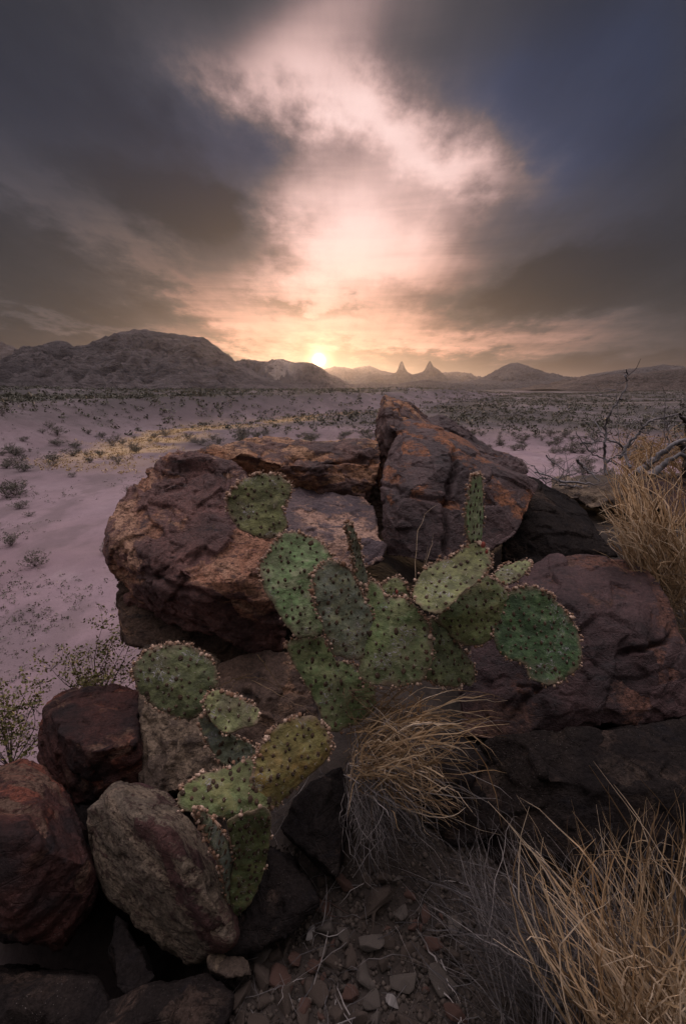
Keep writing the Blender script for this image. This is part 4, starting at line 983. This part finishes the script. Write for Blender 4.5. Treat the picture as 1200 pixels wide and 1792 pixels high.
branches('dead_shrub', 'bare grey crooked branches rising above the grass at the right', [
    (.009, (320, 780), (318, 640), (310, 560), (322, 500), (320, 430), (350, 350), (400, 270), (430, 220), (480, 110), (462, 85), (475, 60), (466, 36)),
    (.011, (420, 660), (470, 585), (530, 512), (590, 440), (650, 392), (740, 372), (850, 345)),
    (.007, (775, 640), (768, 540), (768, 460), (785, 425), (900, 418)), (.004, (590, 440), (572, 420), (572, 392)),
    (.010, (500, 730), (460, 620), (430, 560), (340, 530), (310, 490), (240, 385)), (.006, (480, 585), (560, 480), (640, 490)),
    (.006, (400, 700), (300, 660), (200, 600), (110, 465)), (.006, (150, 548), (220, 548), (300, 535)), (.005, (760, 460), (745, 400), (730, 300)),
    (.006, (330, 690), (380, 650), (450, 640)), (.003, (410, 560), (408, 380), (402, 150)), (.003, (745, 560), (742, 300), (738, 180)), (.003, (470, 700), (475, 560), (476, 440)), (.003, (540, 470), (552, 420), (550, 350))], M_WOOD, *ZB, 3.1, rng, 4)
branches('dead_branch', 'thick weathered grey limb lying across the right edge behind the grass', [
    (.026, (540, 770), (640, 690), (720, 630), (800, 560), (910, 520)), (.024, (640, 790), (720, 720), (800, 655), (920, 640)), (.010, (600, 690), (660, 720), (720, 765))], M_WOOD, *ZB, 3.05, rng, 2)
branches('tree_stump', 'dark broken stump at the right edge', [(.035, (930, 900), (900, 740), (895, 620), (860, 560), (800, 545)), (.02, (905, 600), (900, 420), (850, 345)), (.015, (895, 640), (930, 560), (960, 500))], M_DARKW, *ZB, 3.2, rng, 2)
branches('dead_branch', 'fallen dark bare branches lying on the ledge left of the right grass clump', [
    (.010, (0, 825), (120, 832), (250, 852)), (.008, (0, 845), (90, 860), (230, 870)), (.010, (110, 680), (200, 755), (280, 820)), (.006, (-180, 760), (-60, 800), (60, 850)), (.005, (-100, 640), (-40, 700), (60, 760)), (.005, (-220, 850), (-120, 800), (0, 840)), (.004, (-60, 860), (40, 790), (180, 740)), (.004, (-200, 700), (-160, 760), (-90, 850)), (.004, (100, 870), (160, 800), (260, 760))], M_WOOD, *ZB, 3.3, rng, 6)

# creosote bushes on the left
def mat_leaf(name, c1, c2):
    m, nt, b = new_mat(name); t = attr(nt, 'tint'); col = mix(nt, t, c1, c2)
    nt.links.new(col.s, b.inputs['Base Color']); b.inputs['Roughness'].default_value = .6; return m
M_CREO = mat_leaf('creosote_leaf', (.075, .085, .028), (.20, .17, .055))
M_SAGE = mat_leaf('scrub_leaf', (.060, .062, .045), (.15, .14, .105))
M_SAGE2 = mat_leaf('scrub_leaf_grey', (.10, .092, .082), (.22, .195, .165))
M_TWIG = mat_flat('scrub_twig', (.045, .036, .032), (.10, .085, .078), 30)
def leafquad(p, rng, s):
    d = np.array([rng.gauss(0, 1), rng.gauss(0, 1), rng.gauss(.3, .8)]); d /= np.linalg.norm(d)
    a = np.cross(d, [rng.gauss(0, 1), rng.gauss(0, 1), rng.gauss(0, 1)]); a /= np.linalg.norm(a) + 1e-9
    return [p, p + d * s * .5 + a * s * .28, p + d * s, p + d * s * .5 - a * s * .28], [(0, 1, 2, 3)]
def bush(rng, H, Wd, stems, leafs, ls, up=.8):
    """stems branch twice; leaves gather round the outer twigs"""
    A, L = Acc(), Acc()
    for s in range(stems):
        a = rng.uniform(0, 2 * math.pi); tilt = rng.uniform(.15, 1.0) * Wd
        tip = np.array([math.cos(a) * tilt, math.sin(a) * tilt, H * rng.uniform(.45, 1.0) * math.sqrt(max(.05, 1 - .75 * (tilt / Wd) ** 2))])
        mid = tip * .5 + np.array([rng.gauss(0, .06), rng.gauss(0, .06), rng.uniform(-.05, .1)]) * H
        pts = smooth_pl([np.zeros(3), mid, tip], 3); A.add(*tube_np(pts, [.007 * H * (1 - .8 * i / len(pts)) for i in range(len(pts))], 4), rng.random())
        for q in range(5):
            u = rng.uniform(.35, 1); p = pts[min(len(pts) - 1, int(u * len(pts)))]
            dv = np.array([rng.gauss(0, .5), rng.gauss(0, .5), rng.uniform(.1, 1)]); dv /= np.linalg.norm(dv); ln = H * rng.uniform(.12, .3)
            e = p + dv * ln; A.add(*tube_np([p, p + dv * ln * .5 + np.array([rng.gauss(0, .02) for _ in range(3)]) * H, e], [.0035 * H, .0025 * H, .0015 * H], 3), rng.random())
            for k in range(leafs):
                w = rng.uniform(.2, 1.1); pp = p + dv * ln * w + np.array([rng.gauss(0, 1), rng.gauss(0, 1), rng.gauss(0, .8)]) * H * .035
                L.add(*leafquad(pp, rng, ls * rng.uniform(.6, 1.2)), rng.random())
    return A, L
def creosote(px, py, d, H, Wd, label, seed, ls):
    rg = random.Random(seed); b = at(px, py, d)
    A, L = bush(rg, H, Wd, 15, 26, ls * 1.3)
    e = empty('creosote_bush', (b[0], b[1], min(b[2], 99))); tag(e, label, 'bush', 'creosote bushes on the left')
    mesh_np('stems', np.array(A.v), np.array(A.f), M_TWIG, e, True, dict(tint=A.t)); mesh_np('leaves', np.array(L.v), np.array(L.f), M_CREO, e, False, dict(tint=L.t))
creosote(172, 1235, 2.6, .44, .30, 'open creosote bush above the rust red boulder at the left', 3, .014)
creosote(20, 1345, 2.1, .36, .26, 'creosote bush at the left edge, half out of view', 9, .013)

# ------------------------------------------------------------------ stones of the rubble
def mat_stone(name, c1, c2):
    m, nt, b = new_mat(name); c = obj_co(nt); n = noise(nt, c, 40, 5, .65); col = mix(nt, n.ss(.35, .65), c1, c2)
    nt.links.new(col.s, b.inputs['Base Color']); b.inputs['Roughness'].default_value = .9; bump(nt, b, noise(nt, c, 120, 4, .7), .6, .004); return m
MS = [mat_stone('stone_brown', (.040, .030, .024), (.078, .059, .047)), mat_stone('stone_rust', (.062, .033, .026), (.095, .055, .042)), mat_stone('stone_grey', (.058, .049, .042), (.105, .088, .075)), mat_stone('stone_pale', (.20, .185, .175), (.30, .28, .265))]
def stone_mesh(seed, mat):
    nr = np.random.RandomState(seed); pts = nr.normal(size=(13, 3)); pts /= np.linalg.norm(pts, axis=1)[:, None]; pts *= np.array([1, nr.uniform(.6, .9), nr.uniform(.4, .65)]) * nr.uniform(.8, 1.1, (13, 1))
    bm = hull(pts); bmesh.ops.bevel(bm, geom=list(bm.edges), offset=.10, segments=2, affect='EDGES', profile=.6)
    me = bpy.data.meshes.new('stone'); bm.to_mesh(me); bm.free(); me.materials.append(mat)
    me.polygons.foreach_set('use_smooth', np.zeros(len(me.polygons), bool)); return me
SL = ['small brown stone in the rubble along the bottom edge', 'small rust red stone in the rubble along the bottom edge', 'small light grey stone in the rubble along the bottom edge', 'small white pebble in the rubble along the bottom edge']
protos = [[stone_mesh(k * 10 + j, MS[k]) for j in range(5)] for k in range(4)]
rng = random.Random(21); placed = []
def gpix(px, py):
    t = np.arange(.6, 3.0, .012)[:, None]; p = np.array([0, 0, CAMZ]) + ray(px, py) * t
    k = np.argmax(p[:, 2] < ground(p[:, 0], p[:, 1])); return p[k]
SZ = sorted([rng.choice((.009, .011, .013, .015, .018, .022, .026, .030, .036)) * rng.uniform(.8, 1.2) for _ in range(285)], reverse=True)
for i in range(5000):
    if len(placed) >= 285: break
    px = rng.uniform(415, 800); py = rng.uniform(1540, 1800)
    if py < 1600 and not 520 < px < 720: continue
    p = gpix(px, py); s = SZ[min(len(placed) + i // 24, 284)]
    if any((p[0] - q[0]) ** 2 + (p[1] - q[1]) ** 2 < (.62 * (s + q[2])) ** 2 for q in placed): continue
    placed.append((p[0], p[1], s)); k = rng.choices((0, 1, 2, 3), (6, 3, 3, .4))[0]
    o = bpy.data.objects.new('stone', rng.choice(protos[k])); COL.objects.link(o)
    o.location = (p[0], p[1], p[2] + s * .30); o.scale = (s * (.7 if k == 3 else 1),) * 3; o.rotation_euler = (rng.gauss(0, .4), rng.gauss(0, .4), rng.uniform(0, 6.28))
    tag(o, SL[k], 'stone', ['brown', 'rust red', 'light grey', 'white'][k] + ' stones in the rubble')
for px, py, s, k, lab in ((495, 1716, .042, 1, 'largest rust red stone lying in the rubble at the bottom'), (640, 1722, .030, 2, 'squarish pale tan stone in the middle of the rubble'), (655, 1580, .060, 0, 'long tan stone under the hanging grey roots'), (700, 1595, .035, 2, 'rounded grey stone right of the long tan stone'), (540, 1775, .035, 1, 'triangular rust stone at the bottom edge'), (612, 1668, .026, 0, 'brown angular stone in the upper part of the rubble')):
    p = gpix(px, py); o = bpy.data.objects.new('stone', stone_mesh(900 + px, MS[k])); COL.objects.link(o)
    o.location = (p[0], p[1], p[2] + s * .15); o.scale = (s, s, s); o.rotation_euler = (rng.gauss(0, .2), rng.gauss(0, .2), rng.uniform(0, 6.28)); tag(o, lab, 'stone')
# fine gravel and straw litter
A = Acc(); nr = np.random.RandomState(4)
V8 = np.array([(1, 0, 0), (0, 1, 0), (-1, 0, 0), (0, -1, 0), (0, 0, 1), (0, 0, -1)], float); F8 = [(0, 1, 4), (1, 2, 4), (2, 3, 4), (3, 0, 4), (1, 0, 5), (2, 1, 5), (3, 2, 5), (0, 3, 5)]
gx_ = nr.uniform(-.35, .55, 5200); gy_ = nr.uniform(.72, 1.15, 5200); gz_ = ground(gx_, gy_)
for x, y, z in zip(gx_, gy_, gz_):
    s = .0024 + .0085 * nr.rand() ** 3; A.add([np.array([x, y, z]) + q * s * nr.uniform(.6, 1.4, 3) for q in V8], F8, nr.rand())
tag(mesh_np('gravel', np.array(A.v), np.array(A.f), mat_flat('gravel', (.035, .027, .022), (.095, .076, .062), 50), None, False, dict(tint=A.t)), 'fine gravel between the stones of the rubble', 'gravel', kind='stuff')
B = Blades()
for i in range(420):
    x = rng.uniform(-.25, .8); y = rng.uniform(.72, 1.3); a = rng.uniform(0, 6.28); L = rng.uniform(.03, .16)
    p0 = np.array([x, y, gz(x, y) + rng.uniform(.003, .02)]); x2, y2 = x + L * math.cos(a), y + L * math.sin(a); p2 = np.array([x2, y2, gz(x2, y2) + rng.uniform(.003, .03)])
    B.add(p0, (p0 + p2) / 2 + np.array([rng.gauss(0, .02), rng.gauss(0, .02), .015]), p2, rng.uniform(.0012, .0024), rng.random() ** 1.5, rng, 5, .002)
tag(B.build('straw_litter', G_GREY), 'loose dead straw scattered over the rubble', 'straw', kind='stuff')

# ------------------------------------------------------------------ scrub on the plain
rng = random.Random(5); nr = np.random.RandomState(12)
def visible(x, y): return y > 3 and abs(x) / y < .80
def foot_x(x, y): return -18 + 4 * gnoise(np.array([[x * .03, y * .03, 0]]), 8)[0] + max(y - 52, 0) * .42
PROT = []
for k in range(8):
    A, L = bush(random.Random(60 + k), 1.0, rng.uniform(.8, 1.2), 26, rng.choice((4, 6, 9)), .085)
    e = empty('desert_shrub', (0, 0, -50)); mesh_np('stems', np.array(A.v), np.array(A.f), M_TWIG, e, True, dict(tint=A.t)); mesh_np('leaves', np.array(L.v), np.array(L.f), (M_SAGE, M_SAGE2)[k % 2], e, False, dict(tint=L.t)); PROT.append(e)
cand = []
for i in range(60000):
    r = math.exp(rng.uniform(math.log(5), math.log(95))); a = rng.uniform(-.66, .66); x, y = r * math.sin(a), r * math.cos(a)
    cand.append((r, x, y))
cx_ = np.array([c[1] for c in cand]); cy_ = np.array([c[2] for c in cand])
den = fbm(np.stack([cx_ * .10, cy_ * .10, cx_ * 0], 1), 3, 71); rr_ = np.hypot(cx_, cy_)
ft = -18 + 4 * gnoise(np.stack([cx_ * .03, cy_ * .03, cx_ * 0], 1), 8) + np.maximum(cy_ - 52, 0) * .42
area = rr_ ** 2 * 1.32 * math.log(95 / 5) / 60000                       # m2 per candidate
dens = np.where(cx_ < .02 * cy_, .10, .34) * sstep(den, -.55, .45) + .22 * sstep(rr_, 26, 60) + .20 * np.exp(-((cx_ - ft - 1) / 2.2) ** 2) * (rr_ > 14)
dens = dens + .45 * (cx_ < ft - 7) * sstep(rr_, 28, 42) * sstep(den, -.5, .3)
dens = np.where((rr_ < 13), .10 * sstep(den, -.5, .4) + .03, dens)
keep = (nr.rand(len(cand)) < dens * area) & (g_mound(cx_, cy_) + CAMZ < ground(cx_, cy_) - .05)
idx = [i for i in np.argsort(rr_) if keep[i]]
near, rest = idx[:292], idx[292:]
zz_ = ground(cx_, cy_); used = set()
LAB = ['low grey green desert shrub on the pink sand below the outcrop', 'dry greyish desert shrub on the pink sand below the outcrop']
for i in near:
    k = rng.randrange(8); p = PROT[k]
    if k in used:
        o = p.copy(); COL.objects.link(o)
        for ch in p.children:
            c = ch.copy(); COL.objects.link(c); c.parent = o
    else: o = p; used.add(k)
    h = rng.choice((.16, .22, .28, .35, .45)) * rng.uniform(.8, 1.2)
    if rr_[i] > 22: h *= 1.5
    o.location = (cx_[i], cy_[i], zz_[i] - .01); o.scale = (h * rng.uniform(.9, 1.5), h * rng.uniform(.9, 1.5), h); o.rotation_euler = (0, 0, rng.uniform(0, 6.28))
    tag(o, LAB[k % 2], 'shrub', ['grey green', 'dry greyish'][k % 2] + ' shrubs on the plain')
for k, p in enumerate(PROT):
    if k not in used:
        for ch in list(p.children): bpy.data.objects.remove(ch)
        bpy.data.objects.remove(p)
def scrub_mass(name, label, xs, ys, hs, nq, mat, seed):
    nr = np.random.RandomState(seed); n = len(xs); z = ground(xs, ys)
    q = nr.normal(size=(n, nq, 3)); q /= np.linalg.norm(q, axis=2)[..., None]; q *= nr.rand(n, nq, 1) ** .4
    q[..., 2] = np.abs(q[..., 2]) * .9
    ctr = np.stack([xs, ys, z], 1)[:, None] + q * hs[:, None, None] * np.array([.85, .85, 1.0])
    a = nr.normal(size=(n, nq, 3)); a /= np.linalg.norm(a, axis=2)[..., None]; b = np.cross(a, nr.normal(size=(n, nq, 3))); b /= np.linalg.norm(b, axis=2)[..., None]
    s = hs[:, None, None] * nr.uniform(.14, .30, (n, nq, 1))
    v = np.stack([ctr - a * s, ctr - b * s * .6, ctr + a * s, ctr + b * s * .6], 2).reshape(-1, 3)
    f = np.arange(n * nq * 4).reshape(-1, 4)
    t = np.repeat(np.clip(nr.rand(n, 1) * .7 + nr.rand(n, nq) * .3, 0, 1).ravel(), 4)
    tag(mesh_np(name, v, f, mat, None, False, dict(tint=t)), label, 'scrub', kind='stuff')
xs, ys = cx_[rest], cy_[rest]
a = nr.uniform(-.66, .66, 42000); r = np.sqrt(nr.uniform(60 ** 2, 430 ** 2, 42000)); x2, y2 = r * np.sin(a), r * np.cos(a)
dn = fbm(np.stack([x2 * .02, y2 * .05, x2 * 0], 1), 4, 77); k = nr.rand(42000) < sstep(dn, -.6, .4) * .42; x2, y2 = x2[k], y2[k]
a3 = nr.uniform(-.66, .66, 16000); r3 = np.exp(nr.uniform(math.log(5.5), math.log(70), 16000)); x3, y3 = r3 * np.sin(a3), r3 * np.cos(a3)
k3 = (nr.rand(16000) < sstep(fbm(np.stack([x3 * .22, y3 * .22, x3 * 0], 1), 3, 83), -.25, .5)) & (g_mound(x3, y3) + CAMZ < ground(x3, y3) - .05)
scrub_mass('low_tufts', 'tiny dry tufts speckling the pink sand', x3[k3], y3[k3], nr.uniform(.02, .09, k3.sum()) * (1 + r3[k3] / 50), 9, M_SAGE2, 6)
scrub_mass('desert_scrub', 'distant grey scrub dotted over the plain', np.concatenate([xs, x2]), np.concatenate([ys, y2]), np.concatenate([nr.uniform(.22, .6, len(xs)), nr.uniform(.35, 1.0, len(x2))]), 16, M_SAGE, 3)
# the strip of yellow grass along the wash
ys = nr.uniform(26, 88, 2600); ft = -18 + 4 * gnoise(np.stack([-15 + 0 * ys, ys * .03 / .03, 0 * ys], 1) * .03, 8) + np.maximum(ys - 52, 0) * .42
xs = ft + 4 + nr.normal(size=2600) * 2.0; k = (fbm(np.stack([xs * .22, ys * .22, 0 * xs], 1), 4, 41) > -.15)
scrub_mass('yellow_grass', 'strip of low yellow grass along the sandy wash on the left', xs[k], ys[k], nr.uniform(.10, .25, k.sum()), 10, mat_leaf('yellow_grass', (.34, .235, .11), (.56, .41, .22)), 8)

# ------------------------------------------------------------------ haze
def build_haze():
    bm = bmesh.new(); bmesh.ops.create_cube(bm, size=1)
    x0, x1, y0, y1, z0, z1 = -13000, 13000, -13000, 13000, -8, 230
    for v in bm.verts: v.co = (x0 + (v.co.x + .5) * (x1 - x0), y0 + (v.co.y + .5) * (y1 - y0), z0 + (v.co.z + .5) * (z1 - z0))
    me = bpy.data.meshes.new('haze'); bm.to_mesh(me); bm.free()
    m = bpy.data.materials.new('haze_air'); m.use_nodes = True; nt = m.node_tree; nt.nodes.remove(nt.nodes['Principled BSDF'])
    v = nt.nodes.new('ShaderNodeVolumePrincipled'); nt.links.new(v.outputs[0], nt.nodes['Material Output'].inputs['Volume'])
    v.inputs['Color'].default_value = (.90, .86, .88, 1); v.inputs['Density'].default_value = HAZE; v.inputs['Anisotropy'].default_value = .78
    me.materials.append(m); o = bpy.data.objects.new('haze', me); COL.objects.link(o); tag(o, 'warm evening haze over the plain', 'haze', kind='stuff')
HAZE = 0.62e-4
build_haze()
